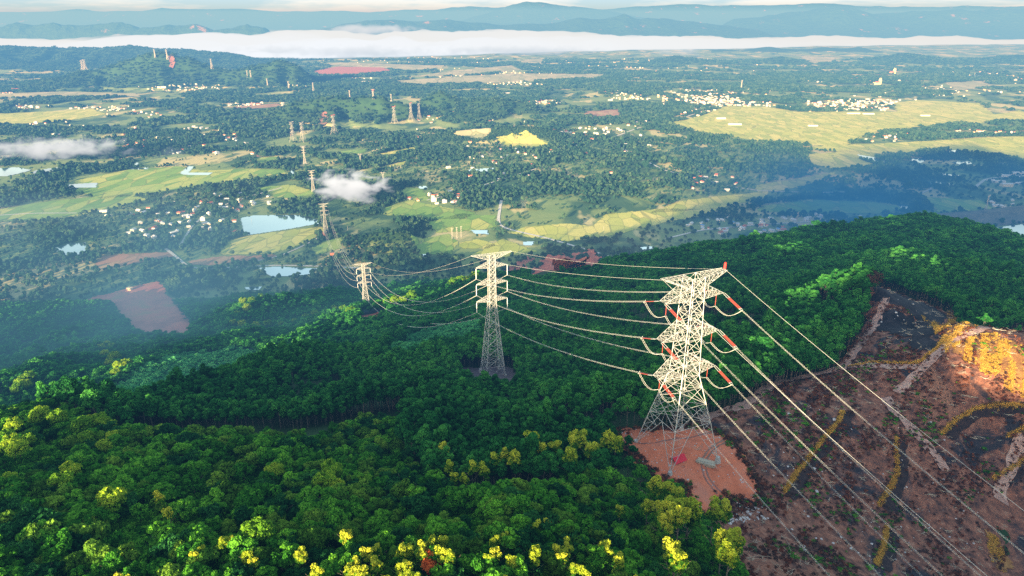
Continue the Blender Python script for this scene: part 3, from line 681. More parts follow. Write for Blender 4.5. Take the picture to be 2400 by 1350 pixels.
def trunk_mesh(name, mat, h, r0, seed, limbs=3, spread=.35):
    r = np.random.default_rng(seed); V, F = [], []
    def tube(p, q, a, b):
        p, q = np.array(p, float), np.array(q, float); d = q - p; d /= np.linalg.norm(d)
        t = np.cross(d, [.3, .9, .1]); t /= np.linalg.norm(t); w = np.cross(d, t); o = len(V)
        for c, rr in ((p, a), (q, b)):
            for k in range(6):
                g = k * math.pi / 3; V.append(c + (t * math.cos(g) + w * math.sin(g)) * rr)
        for k in range(6): F.append([o + k, o + (k + 1) % 6, o + 6 + (k + 1) % 6, o + 6 + k])
    x, y = r.normal(size=2) * .03 * h
    tube((0, 0, -1.0), (x, y, h * .55), r0, r0 * .7); tube((x, y, h * .55), (x * 1.5, y * 1.5, h), r0 * .7, r0 * .25)
    for k in range(limbs):
        a = r.random() * 6.28; z = h * (.45 + .3 * r.random()); L = h * spread
        tube((x, y, z), (x + math.cos(a) * L, y + math.sin(a) * L, z + L * .8), r0 * .45, r0 * .15)
    return make_mesh(name, np.array(V), np.array(F), mat, smooth=True)
def join(name, a, b):
    """one mesh out of crown and trunk, for trees of the uncounted forest"""
    va = np.empty(len(a.vertices) * 3, np.float32); a.vertices.foreach_get('co', va)
    vb = np.empty(len(b.vertices) * 3, np.float32); b.vertices.foreach_get('co', vb)
    fa = np.empty(len(a.loops), np.int32); a.loops.foreach_get('vertex_index', fa)
    fb = np.empty(len(b.loops), np.int32); b.loops.foreach_get('vertex_index', fb)
    sa = np.empty(len(a.vertices), np.float32); a.attributes['shade'].data.foreach_get('value', sa)
    return make_mesh(name, np.concatenate([va, vb]).reshape(-1, 3), np.concatenate([fa.reshape(-1, 4), fb.reshape(-1, 4) + len(sa)]),
                     [a.materials[0], b.materials[0]], np.concatenate([np.zeros(len(fa) // 4), np.ones(len(fb) // 4)]), attr={'shade': np.concatenate([sa, np.full(len(vb) // 3, .5)])})
def blob_mesh(name, mat, seed, n, R_, h, sub=1):
    """far tree: a few ragged tufts"""
    r = np.random.default_rng(seed)
    Vs, Fs, Sh, o = [], [], [], 0
    for k in range(n):
        a = r.random() * 6.28; rr = R_ * .55 * math.sqrt(r.random()) if n > 1 else 0
        c = np.array([math.cos(a) * rr, math.sin(a) * rr, h * (.45 + .3 * r.random())])
        m = 46; d = r.normal(size=(m, 3)); d /= np.linalg.norm(d, axis=1, keepdims=True); d[:, 2] = np.abs(d[:, 2]) - .25
        C = c + d * np.array([R_ * .6, R_ * .6, h * .36]) * (.75 + .4 * r.random((m, 1)))
        v, f = quads(C, np.full(m, R_ * .34), d + np.array([0, 0, .3]), .35, r)
        Vs.append(v); Fs.append(f + o); o += len(v); Sh.append(np.repeat(np.clip(.15 + .5 * r.random() + .3 * d[:, 2] + .15 * r.random(m), 0, 1), 4))  # upward leaves painted lighter, like light from above
    # dark inner body so the tufts do not look through
    return make_mesh(name, np.concatenate(Vs), np.concatenate(Fs), mat, attr={'shade': np.concatenate(Sh)})
BROAD, BROAD_T = [], []
for k in range(10):
    R_ = [2.6, 3.2, 2.2, 3.6, 1.9, 2.8, 2.4, 3.0, 2.1, 3.4][k]; hz_ = [2.4, 2.6, 3.2, 2.3, 3.0, 2.0, 2.9, 2.2, 2.6, 2.8][k]
    BROAD.append(crown_mesh('broadleaf_crown', M[['leaf', 'leaf', 'leaf_olive', 'leaf_dark', 'leaf', 'leaf_olive', 'leaf', 'leaf_dark', 'leaf', 'leaf'][k]], 100 + k, [20, 26, 13, 30, 15, 24, 11, 22, 18, 34][k], R_, 4.6, hz_,
                            [95, 80, 110, 75, 90, 85, 120, 90, 80, 70][k], [.34, .30, .40, .33, .28, .36, .42, .32, .30, .30][k], [.95, .8, 1.15, .85, .8, .9, 1.25, .95, .75, .75][k]))
    BROAD_T.append(trunk_mesh('broadleaf_trunk', M['bark'], 5.4, .16, 200 + k, 5, .42))
def recolor(me, mat):
    m = me.copy(); m.materials.clear(); m.materials.append(mat); return m
PLANT, PLANT_T = [], []
for k in range(4):
    PLANT.append(crown_mesh('plantation_crown', M['leaf_blue'], 300 + k, 13, [1.3, 1.5, 1.4, 1.65][k], 8.2, [4.0, 3.7, 4.4, 3.5][k], 48, .42, .78))
    PLANT_T.append(trunk_mesh('plantation_trunk', M['bark_pale'], 10.5, .13, 400 + k, 2, .12))
TALL = crown_mesh('tall_crown', M['leaf_lime'], 500, 26, 3.4, 9.0, 4.6, 90, .42, 1.5)
TALL_T = trunk_mesh('tall_trunk', M['bark'], 10.0, .25, 501)
YT = [crown_mesh('yellow_crown', M['bloom'], 520 + k, 15, 1.35 + .15 * k, 8.4, 3.7, 70, .32, .75) for k in range(3)]  # crowns with sunlight painted yellow on top
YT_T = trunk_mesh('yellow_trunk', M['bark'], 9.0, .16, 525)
DEAD = crown_mesh('dead_crown', M['leaf_brown'], 510, 12, 1.9, 9.0, 3.4, 34, .34, .95)
def proto(me): return bpy.data.objects.new(me.name, me)
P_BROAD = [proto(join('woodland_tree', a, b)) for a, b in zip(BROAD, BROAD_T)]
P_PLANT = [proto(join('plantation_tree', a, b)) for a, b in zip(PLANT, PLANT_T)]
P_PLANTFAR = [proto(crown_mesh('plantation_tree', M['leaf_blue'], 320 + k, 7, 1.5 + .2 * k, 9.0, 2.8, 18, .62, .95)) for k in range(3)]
P_YOUNG = [proto(crown_mesh('young_tree', M['leaf_young'], 325 + k, 6, 1.5, 5.5, 2.6, 20, .5, .9)) for k in range(3)]
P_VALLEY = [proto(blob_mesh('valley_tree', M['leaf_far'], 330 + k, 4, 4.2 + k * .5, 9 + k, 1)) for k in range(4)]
P_GROVE = []
for k in range(3):
    r = np.random.default_rng(350 + k); vs, fs, ss, o = [], [], [], 0
    for q in range(9):
        b = P_VALLEY[q % 4].data; v = np.empty(len(b.vertices) * 3, np.float32); b.vertices.foreach_get('co', v); v = v.reshape(-1, 3)
        s = np.empty(len(b.vertices), np.float32); b.attributes['shade'].data.foreach_get('value', s)
        a = r.random() * 6.28; c, n_ = math.cos(a), math.sin(a)
        v = np.stack([v[:, 0] * c - v[:, 1] * n_, v[:, 0] * n_ + v[:, 1] * c, v[:, 2]], 1) * (.8 + .6 * r.random()) + np.array([r.uniform(-14, 14), r.uniform(-14, 14), 0])
        vs.append(v); fs.append(np.arange(len(v)).reshape(-1, 4) + o); o += len(v); ss.append(np.clip(s * .8 + .2 * r.random(), 0, 1))
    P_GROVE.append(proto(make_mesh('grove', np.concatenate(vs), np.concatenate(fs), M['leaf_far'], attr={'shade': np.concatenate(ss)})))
P_SHRUB = [proto(crown_mesh('shrub', M['leaf'], 360 + k, 7, 1.0, .7, .75, 44, .26, .62)) for k in range(4)]
P_BURNTSHRUB = [proto(crown_mesh('scrub', m, 370 + k, 5, .55, .35, .4, 14, .17, .34)) for k, m in enumerate([M['leaf_rust'], M['leaf_brown'], M['leaf_rust'], M['leaf_brown'], M['leaf']])]
def tuft_mesh(name, mat, seed, n, h):
    r = np.random.default_rng(seed); V, F = [], []
    for k in range(n):
        a = r.random() * 6.28; p = np.array([r.normal() * .3, r.normal() * .3, 0]); t = p + np.array([math.cos(a) * .25, math.sin(a) * .25, h * (.6 + .5 * r.random())])
        w = np.array([-math.sin(a), math.cos(a), 0]) * .06; o = len(V)
        V += [p - w, p + w, t + w * .5, t - w * .5]; F.append([o, o + 1, o + 2, o + 3])
    return make_mesh(name, np.array(V), np.array(F), mat, attr={'shade': r.random(len(V))})
P_STRAW = [proto(tuft_mesh('dry_grass', M['leaf_straw'], 380 + k, 26, 1.1)) for k in range(3)]
def rock_mesh(seed):
    r = np.random.default_rng(seed); n = 40
    d = r.normal(size=(n, 3)); d /= np.linalg.norm(d, axis=1, keepdims=True)
    import bmesh
    bm = bmesh.new(); bmesh.ops.create_icosphere(bm, subdivisions=2, radius=.5)
    for v in bm.verts:
        q = np.array(v.co); v.co = Vector(q * (1 + .35 * (vnoise(q[0] * 3 + seed, q[1] * 3 + q[2] * 2, seed) - .5)) * np.array([1, .8, .6]))
    me = bpy.data.meshes.new('rock'); bm.to_mesh(me); bm.free(); me.materials.append(M['rock']); return me
P_ROCK = [proto(rock_mesh(390 + k)) for k in range(3)]

# ---------------------------------------------------------------- scatter (uncountable growth only)
def scatter(name, label, cat, P, rot, scl, idx, protos):
    P = np.asarray(P, np.float32)
    me = bpy.data.meshes.new(name); me.vertices.add(len(P)); me.vertices.foreach_set('co', P.ravel())
    a = me.attributes.new('turn', 'FLOAT', 'POINT'); a.data.foreach_set('value', np.asarray(rot, np.float32))
    a = me.attributes.new('size', 'FLOAT_VECTOR', 'POINT'); a.data.foreach_set('vector', np.asarray(scl, np.float32).ravel())
    a = me.attributes.new('pick', 'INT', 'POINT'); a.data.foreach_set('value', np.asarray(idx, np.int32))
    c = bpy.data.collections.new(name + '_kinds')
    for i, p in enumerate(protos):
        p.name = '%s_%02d' % (name, i); c.objects.link(p)
    g = bpy.data.node_groups.new(name, 'GeometryNodeTree')
    g.interface.new_socket('Geometry', in_out='INPUT', socket_type='NodeSocketGeometry')
    g.interface.new_socket('Geometry', in_out='OUTPUT', socket_type='NodeSocketGeometry')
    N = g.nodes.new; gi, go = N('NodeGroupInput'), N('NodeGroupOutput')
    ci = N('GeometryNodeCollectionInfo'); ci.inputs['Collection'].default_value = c
    ci.inputs['Separate Children'].default_value = True; ci.inputs['Reset Children'].default_value = True
    ip = N('GeometryNodeInstanceOnPoints'); ip.inputs['Pick Instance'].default_value = True
    def at_(n_, t):
        q = N('GeometryNodeInputNamedAttribute'); q.data_type = t; q.inputs['Name'].default_value = n_; return q.outputs['Attribute']
    cx = N('ShaderNodeCombineXYZ'); L = g.links.new
    L(at_('turn', 'FLOAT'), cx.inputs['Z'])
    L(gi.outputs[0], ip.inputs['Points']); L(ci.outputs[0], ip.inputs['Instance']); L(at_('pick', 'INT'), ip.inputs['Instance Index'])
    L(cx.outputs[0], ip.inputs['Rotation']); L(at_('size', 'FLOAT_VECTOR'), ip.inputs['Scale']); L(ip.outputs[0], go.inputs[0])
    o = obj(name, me); o.modifiers.new('scatter', 'NODES').node_group = g
    return tag(o, label, cat, kind='stuff')
def jgrid(x0, x1, y0, y1, s, jit=.45):
    xs = np.arange(x0, x1, s); ys = np.arange(y0, y1, s); X, Y = np.meshgrid(xs, ys)
    X = X.ravel() + rng.uniform(-jit, jit, X.size) * s; Y = Y.ravel() + rng.uniform(-jit, jit, Y.size) * s
    return X, Y
def in_view(x, y, m=1.12, pad=25): return np.abs(x) < .79 * y * m + pad
def any_inside(polys, x, y):
    r = np.zeros(len(x), bool)
    for p in polys:
        p = np.asarray(p); b = (x > p[:, 0].min()) & (x < p[:, 0].max()) & (y > p[:, 1].min()) & (y < p[:, 1].max())
        if b.any():
            k = np.nonzero(b)[0]; r[k] |= inside(p, x[k], y[k])
    return r
def dist_poly(line, x, y):
    d = np.full(len(x), 1e9)
    for a, b in zip(line[:-1], line[1:]):
        ab = b - a; t = np.clip(((x - a[0]) * ab[0] + (y - a[1]) * ab[1]) / (ab @ ab), 0, 1)
        d = np.minimum(d, np.hypot(x - a[0] - t * ab[0], y - a[1] - t * ab[1]))
    return d
SCRUBLAND = wpoly([(-900,1045),(-300,1010),(0,990),(130,965),(240,1000),(320,1030),(450,1036),(600,1036),(760,1030),(900,985),(960,1005),(935,1060),(985,1100),(1010,1150),(1100,1180),(1300,1170),(1480,1130),(1545,1135),(1600,1145),(1610,1182),(1660,1218),(1700,1292),(1728,1350),(1760,1480),(1200,1650),(-900,1650)])
NOTREE = wpoly([(1490,1085),(1545,1130),(1602,1142),(1655,1215),(1648,1245),(1600,1205),(1540,1175),(1480,1120)])
LANE = [wpoly([(310,1005),(500,1010),(700,1008),(900,968),(1000,962),(960,985),(900,1000),(760,1032),(600,1040),(330,1040)])]
HOLLOW = [wpoly([(1440,690),(1490,680),(1560,720),(1640,730),(1700,745),(1780,730),(1800,770),(1760,830),(1700,840),(1600,810),(1500,790)])]
CLOSED = [BURNT, PAD, PAD3, PAD2, wpoly(MOUND), wpoly([(1240,640),(1310,634),(1404,618),(1412,632),(1330,660),(1240,664)]), RED_FIELD]

YOUNG = [wpoly([(215,950),(330,882),(400,850),(450,838),(560,826),(610,835),(600,868),(540,905),(430,935),(250,962)]), wpoly([(960,800),(1040,778),(1130,770),(1130,800),(1050,830),(970,850),(900,850)]), wpoly([(860,640),(1000,600),(1090,620),(1060,650),(940,670),(870,668)])]
# plantation on the hillside
X, Y = jgrid(-1000, 1000, 170, 1380, 2.9, .38)
Z = near_z(X, Y)
k = (Z > 4) & in_view(X, Y) & ~any_inside(CLOSED + [SCRUBLAND, NOTREE] + LANE, X, Y)
k &= ~(any_inside(HOLLOW, X, Y) & (rng.random(len(X)) < .75))
far = Y > 560
thin = np.where(Y > 900, .55, np.where(far, .8, 1.0)); k &= rng.random(len(X)) < thin
gap = fbm(X / 38, Y / 38, 71, 3); k &= ~((gap < .30) & (rng.random(len(X)) < .7))
X, Y, Z = X[k], Y[k], Z[k]; far = Y > 560; young = any_inside(YOUNG, X, Y)
hgt = (.50 + .95 * fbm(X / 55, Y / 55, 73, 3)) * rng.lognormal(0, .16, len(X))
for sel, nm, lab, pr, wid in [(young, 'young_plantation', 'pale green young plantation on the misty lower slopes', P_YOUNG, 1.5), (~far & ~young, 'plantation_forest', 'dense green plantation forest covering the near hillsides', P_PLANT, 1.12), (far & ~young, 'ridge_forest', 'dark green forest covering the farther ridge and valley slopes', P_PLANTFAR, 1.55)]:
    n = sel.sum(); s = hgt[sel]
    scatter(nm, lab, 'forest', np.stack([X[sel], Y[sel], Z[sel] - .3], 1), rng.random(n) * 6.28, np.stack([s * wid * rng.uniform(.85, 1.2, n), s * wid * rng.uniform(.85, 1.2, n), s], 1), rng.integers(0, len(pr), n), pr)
print('plantation', len(X))

# mixed wood on the hill below the drone
TREES = []      # single trees (x, y, z, scale, turn, crown, trunk, kind)
X, Y = jgrid(-330, 230, 55, 290, 3.9, .5)
k = inside(SCRUBLAND, X, Y) & in_view(X, Y, 1.15, 20) & ~any_inside([PAD, NOTREE] + LANE, X, Y)
cl = fbm(X / 22, Y / 22, 77, 3); k &= rng.random(len(X)) < np.clip(.35 + (cl - .42) * 3.2, .18, 1)
X, Y = X[k], Y[k]; Z = near_z(X, Y)
S = (.62 + .65 * fbm(X / 30, Y / 30, 79, 2)) * rng.uniform(.7, 1.2, len(X))
PX, PY = to_px(X, Y, Z + 4)
vis = (PX > -40) & (PX < 2440) & (PY < 1390) & (PY > 900)
order = np.argsort(np.where(vis, np.hypot(Y, CAMZ - Z), 1e9)); single = np.zeros(len(X), bool); single[order[:190]] = True
idx = rng.integers(0, 10, len(X)); rot = rng.random(len(X)) * 6.28
s = ~single
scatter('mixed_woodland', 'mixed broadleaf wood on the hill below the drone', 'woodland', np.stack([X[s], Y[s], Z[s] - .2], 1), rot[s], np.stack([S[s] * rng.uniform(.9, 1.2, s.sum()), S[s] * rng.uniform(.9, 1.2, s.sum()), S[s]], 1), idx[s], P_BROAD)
for i in np.nonzero(single)[0]: TREES.append((X[i], Y[i], Z[i] - .2, S[i], rot[i], BROAD[idx[i]], BROAD_T[idx[i]], 'green'))
X, Y = jgrid(-330, 230, 50, 290, 1.55, .5)
k = inside(SCRUBLAND, X, Y) & in_view(X, Y, 1.15, 20) & ~inside(PAD, X, Y)
X, Y = X[k], Y[k]; Z = near_z(X, Y); s = rng.uniform(.55, 1.5, len(X)) * (.6 + .8 * fbm(X / 14, Y / 14, 81, 3))
scatter('undergrowth', 'leafy shrubs filling the ground between the trees', 'undergrowth', np.stack([X, Y, Z - .1], 1), rng.random(len(X)) * 6.28, np.stack([s, s, s * rng.uniform(.7, 1.3, len(X))], 1), rng.integers(0, 4, len(X)), P_SHRUB)
print('shrubs', len(X), 'woodland', len(PX))

# trees that stand out: placed where the photo shows their crowns
Y_SUN_PAINT = [(1040,1066),(1052,1088),(1066,1108),(1088,1112),(1110,1094),(1134,1098),(1160,1084),(1182,1078),(1206,1086),(1246,1058),(1262,1076),(1300,1072),(1335,1094),(1346,1066),(1366,1062),(1386,1080),(1424,1060),(1440,1066),
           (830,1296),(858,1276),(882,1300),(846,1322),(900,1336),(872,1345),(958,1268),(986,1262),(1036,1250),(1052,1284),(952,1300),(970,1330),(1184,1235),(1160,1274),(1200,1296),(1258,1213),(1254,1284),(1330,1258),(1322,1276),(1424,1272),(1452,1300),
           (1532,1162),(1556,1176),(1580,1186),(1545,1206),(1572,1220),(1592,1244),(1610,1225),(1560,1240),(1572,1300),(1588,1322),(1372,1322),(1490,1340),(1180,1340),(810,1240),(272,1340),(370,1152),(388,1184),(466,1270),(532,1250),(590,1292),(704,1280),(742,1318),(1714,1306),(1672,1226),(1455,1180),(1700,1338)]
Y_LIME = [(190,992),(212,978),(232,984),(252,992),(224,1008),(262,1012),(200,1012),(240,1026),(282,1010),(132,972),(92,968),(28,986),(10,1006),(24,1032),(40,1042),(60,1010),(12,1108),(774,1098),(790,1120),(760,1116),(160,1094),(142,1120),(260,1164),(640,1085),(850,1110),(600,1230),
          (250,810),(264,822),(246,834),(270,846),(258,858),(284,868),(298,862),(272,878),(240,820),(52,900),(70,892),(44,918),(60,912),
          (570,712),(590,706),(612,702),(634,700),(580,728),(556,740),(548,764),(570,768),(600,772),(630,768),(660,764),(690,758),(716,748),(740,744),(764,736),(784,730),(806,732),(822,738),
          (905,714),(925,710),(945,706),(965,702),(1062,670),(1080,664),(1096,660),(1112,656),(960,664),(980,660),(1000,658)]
Y_SUN_PAINT += [(a + int(rng.integers(-26, 27)), b + int(rng.integers(-14, 15))) for a, b in Y_SUN_PAINT if b > 1190][:40]
for px, py in Y_SUN_PAINT:
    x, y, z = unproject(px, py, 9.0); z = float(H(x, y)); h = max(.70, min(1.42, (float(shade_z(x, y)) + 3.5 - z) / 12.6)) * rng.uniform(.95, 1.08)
    i = int(rng.integers(0, 3)); TREES.append((x, y, z - .2, h, rng.random() * 6.28, YT[i], YT_T, 'bloom'))  # 'bloom' kind: green tree with sunlight painted yellow on its crown
for px, py in Y_LIME:
    x, y, z = unproject(px, py, 9.0); z = float(H(x, y))
    s = rng.uniform(.6, .9) if y < 320 else rng.uniform(1.15, 1.6)
    TREES.append((x, y, z - .2, s, rng.random() * 6.28, TALL, TALL_T, 'lime'))
x, y, z = unproject(1000, 1318, 4.5); TREES.append((x, y, float(H(x, y)), .95, .4, BROAD[2], BROAD_T[2], 'orange'))
for px, py in [(2022,655),(2036,648),(2050,652),(2032,664),(2046,668),(2060,662)]:
    x, y, z = unproject(px, py, 8.0); TREES.append((x, y, float(H(x, y)) - .2, rng.uniform(.9, 1.15), rng.random() * 6.28, DEAD, PLANT_T[0], 'dead'))
LAB = {'green': ('broadleaf_tree', 'dense dark green broadleaf tree in the wood below the drone', 'green trees of the hilltop wood', None),
       'bloom': ('broadleaf_tree', 'green tree with sunlight painted yellow on its crown on the hilltop', 'trees with sunlight painted yellow on the crowns', None),
       'lime': ('tall_tree', 'tall yellow green tree catching low sun above the shaded wood', 'sunlit tall trees', None),
       'orange': ('broadleaf_tree', 'single orange red tree among the trees with sun painted yellow crowns', None, M['leaf_orange']),
       'dead': ('dead_tree', 'brown scorched tree at the top of the burnt slope', 'scorched trees', None)}
RC = {}
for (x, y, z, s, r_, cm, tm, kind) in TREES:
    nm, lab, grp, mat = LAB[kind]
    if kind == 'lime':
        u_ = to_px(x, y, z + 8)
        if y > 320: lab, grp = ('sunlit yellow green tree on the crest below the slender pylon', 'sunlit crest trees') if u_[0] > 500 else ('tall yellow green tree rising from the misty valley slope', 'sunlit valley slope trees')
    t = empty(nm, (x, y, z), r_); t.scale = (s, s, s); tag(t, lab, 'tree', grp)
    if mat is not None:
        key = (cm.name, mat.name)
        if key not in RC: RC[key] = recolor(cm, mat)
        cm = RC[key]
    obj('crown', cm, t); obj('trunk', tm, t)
for a in TREES[190:262:3]: print('bloom', [int(q) for q in to_px(a[0], a[1], a[2] + 6)], 'scale %.2f top-shade %.1f ground-shade %.1f' % (a[3], a[2] + 6.8 * a[3] - shade_z(a[0], a[1]), a[2] - shade_z(a[0], a[1])))  # trees with sunlight painted yellow on their crowns
print('single trees', len(TREES))

# burnt slope growth
bx0, by0 = BURNT.min(0); bx1, by1 = BURNT.max(0)
X, Y = jgrid(bx0, bx1, by0, by1, 1.0, .5); k = inside(BURNT, X, Y) & ~inside(PAD, X, Y) & ~any_inside(ASH, X, Y) & in_view(X, Y, 1.1, 10)
dens = fbm((X * .8 - Y * .6) / 5, (X * .6 + Y * .8) / 16, 83, 3); k &= rng.random(len(X)) < np.clip((dens - .42) * 3.5, .04, .7); X, Y = X[k], Y[k]
tone = fbm(X / 16, Y / 16, 85, 3) + rng.normal(size=len(X)) * .1
pk = np.where(tone > .62, 4, np.where(tone > .47, rng.integers(0, 4, len(X)), rng.integers(0, 4, len(X)))); s = rng.uniform(.4, 1.15, len(X)) * np.where(rng.random(len(X)) < .06, 1.7, 1)
pk = np.where((pk == 4) & (rng.random(len(X)) < .55), 1, pk)
scatter('burnt_scrub', 'scorched rusty scrub scattered over the burnt slope', 'scrub', np.stack([X, Y, near_z(X, Y) + BDZ(X, Y) + .2], 1), rng.random(len(X)) * 6.28, np.stack([s, s, s], 1), pk, P_BURNTSHRUB)
pts = []
for L in STRAW_LINES:
    for a, b in zip(L[:-1], L[1:]):
        n = int(np.hypot(*(b - a)) * 17); t = rng.random((n, 1)); q = a + (b - a) * t + rng.normal(size=(n, 2)) * .38; pts.append(q)
for g in GOLD:
    X, Y = jgrid(*np.stack([g.min(0), g.max(0)], 1).ravel(), .44, .5)
    st = vnoise((X * .8 - Y * .55) / 2.6, (X * .55 + Y * .8) / 14, 87)
    k = inside(g, X, Y) & (rng.random(len(X)) < np.clip((st - .44) * 4.5, .03, 1)); pts.append(np.stack([X[k], Y[k]], 1))
q = np.concatenate(pts); n = len(q); s = rng.uniform(.45, .95, n)
scatter('dry_grass', 'golden dry grass along terrace cuts and the sunlit shoulder', 'grass', np.stack([q[:, 0], q[:, 1], near_z(q[:, 0], q[:, 1]) + BDZ(q[:, 0], q[:, 1]) + .15], 1), rng.random(n) * 6.28, np.stack([s, s, s * .9], 1), rng.integers(0, 3, n), P_STRAW)
pts = []
for poly, n in [([(2030,700),(2120,690),(2130,740),(2080,790),(2030,790)], 90), ([(1660,1170),(1770,1190),(1800,1220),(1690,1240)], 150), ([(1700,1060),(1760,1130),(1800,1200),(1760,1190)], 90),
                ([(1800,960),(2100,930),(2300,1100),(2300,1300),(1900,1330),(1760,1100)], 170), ([(2060,690),(2200,760),(2160,790),(2090,740)], 50)]:
    w = wpoly(poly); a = w.min(0); b = w.max(0); c = rng.uniform(a, b, (n * 3, 2)); c = c[inside(w, c[:, 0], c[:, 1])][:n]; pts.append(c)
q = np.concatenate(pts); s = np.clip(rng.lognormal(-.55, .5, len(q)), .25, 2.2)
scatter('stones', 'pale stones strewn over the burnt slope and pad edge', 'stones', np.stack([q[:, 0], q[:, 1], near_z(q[:, 0], q[:, 1]) + BDZ(q[:, 0], q[:, 1]) + .3], 1), rng.random(len(q)) * 6.28, np.stack([s, s, s], 1), rng.integers(0, 3, len(q)), P_ROCK)

HOUSE_XY = []

def stick_mesh(seed):
    r = np.random.default_rng(seed); V, F = [], []
    for q in range(5):
        a = r.random() * 6.28; L = r.uniform(.8, 2.4); p0 = np.array([r.normal() * .5, r.normal() * .5, .15]); p1 = p0 + np.array([math.cos(a) * L, math.sin(a) * L, r.uniform(0, .5)]); w = .06
        n_ = np.array([-math.sin(a), math.cos(a), 0]) * w; u_ = np.array([0, 0, w]); o = len(V)
        V += [p0 - n_, p0 + n_, p0 + u_ * 2, p1 - n_ * .4, p1 + n_ * .4, p1 + u_]; F += [[o, o + 1, o + 4, o + 3], [o + 1, o + 2, o + 5, o + 4], [o + 2, o, o + 3, o + 5]]
    return make_mesh('sticks', np.array(V), np.array(F), M['timber'])
c = rng.uniform(BURNT.min(0), BURNT.max(0), (3200, 2)); c = c[inside(BURNT, c[:, 0], c[:, 1]) & in_view(c[:, 0], c[:, 1])][:900]; s = rng.uniform(.5, 1.5, len(c))
scatter('fallen_branches', 'pale dead branches littering the burnt slope', 'branches', np.stack([c[:, 0], c[:, 1], near_z(c[:, 0], c[:, 1]) + BDZ(c[:, 0], c[:, 1]) + .25], 1), rng.random(len(c)) * 6.28, np.stack([s, s, s], 1), rng.integers(0, 3, len(c)), [proto(stick_mesh(395 + k)) for k in range(3)])
PDZ = lambda X, Y: 1.53 + (fbm(X / 4, Y / 4, 95, 3) - .5) * 1.1
for k, pts in enumerate([[(1700,1035),(1660,1060),(1640,1090),(1650,1130),(1680,1165)], [(1706,1040),(1668,1064),(1650,1092),(1659,1130),(1690,1162)], [(1470,1040),(1510,1050),(1560,1040),(1620,1032),(1690,1020)]]):
    ribbon('wheel_track', [unproject(*q) for q in pts], .7, 0.0, M['scar'], ['worn wheel rut across the red pad', 'second wheel rut beside the first on the red pad', 'wheel rut along the back of the red pad'][k], .8, .5, dz=PDZ)

pe = []
for a, b in zip(PAD, np.roll(PAD, -1, 0)):
    n = int(np.hypot(*(b - a)) * 5); t = rng.random((n, 1)); pe.append(a + (b - a) * t + rng.normal(size=(n, 2)) * 1.3)
pe = np.concatenate(pe); n = len(pe); s = rng.uniform(.5, 1.5, n)
scatter('pad_weeds', 'ragged weeds and brush along the edge of the red pad', 'weeds', np.stack([pe[:, 0], pe[:, 1], near_z(pe[:, 0], pe[:, 1]) + 1.2], 1), rng.random(n) * 6.28, np.stack([s, s, s], 1), rng.choice(5, n, p=[.2, .25, .15, .2, .2]), [proto(recolor(o_.data, o_.data.materials[0])) for o_ in P_BURNTSHRUB])
a = PAD.min(0); b = PAD.max(0); c = rng.uniform(a, b, (900, 2)); c = c[inside(PAD, c[:, 0], c[:, 1])][:330]; s = np.clip(rng.lognormal(-1.2, .5, len(c)), .12, .9)
scatter('rubble', 'small stones and clods lying on the red pad', 'rubble', np.stack([c[:, 0], c[:, 1], near_z(c[:, 0], c[:, 1]) + PDZ(c[:, 0], c[:, 1])], 1), rng.random(len(c)) * 6.28, np.stack([s, s, s], 1), rng.integers(0, 3, len(c)), [proto(o_.data) for o_ in P_ROCK])
# ---------------------------------------------------------------- pylons
class Bars:
    def __init__(s): s.a, s.b, s.w = [], [], []
    def add(s, a, b, w): s.a.append(a); s.b.append(b); s.w.append(w)
    def mesh(s, name, mats):
        a = np.array(s.a, float); b = np.array(s.b, float); w = np.array(s.w, float)[:, None] * .5
        d = b - a; d /= np.linalg.norm(d, axis=1, keepdims=True) + 1e-9
        ref = np.where(np.abs(d[:, 2:3]) > .9, np.array([[1., 0, 0]]), np.array([[0., 0, 1]]))
        t = np.cross(d, ref); t /= np.linalg.norm(t, axis=1, keepdims=True); u = np.cross(d, t)
        V = np.stack([a + t * w, a + u * w, a - t * w, a - u * w, b + t * w, b + u * w, b - t * w, b - u * w], 1)
        f = np.array([[0, 1, 5, 4], [1, 2, 6, 5], [2, 3, 7, 6], [3, 0, 4, 7], [3, 2, 1, 0], [4, 5, 6, 7]])
        F = (np.arange(len(a))[:, None, None] * 8 + f[None]).reshape(-1, 4)
        return make_mesh(name, V, F, mats)
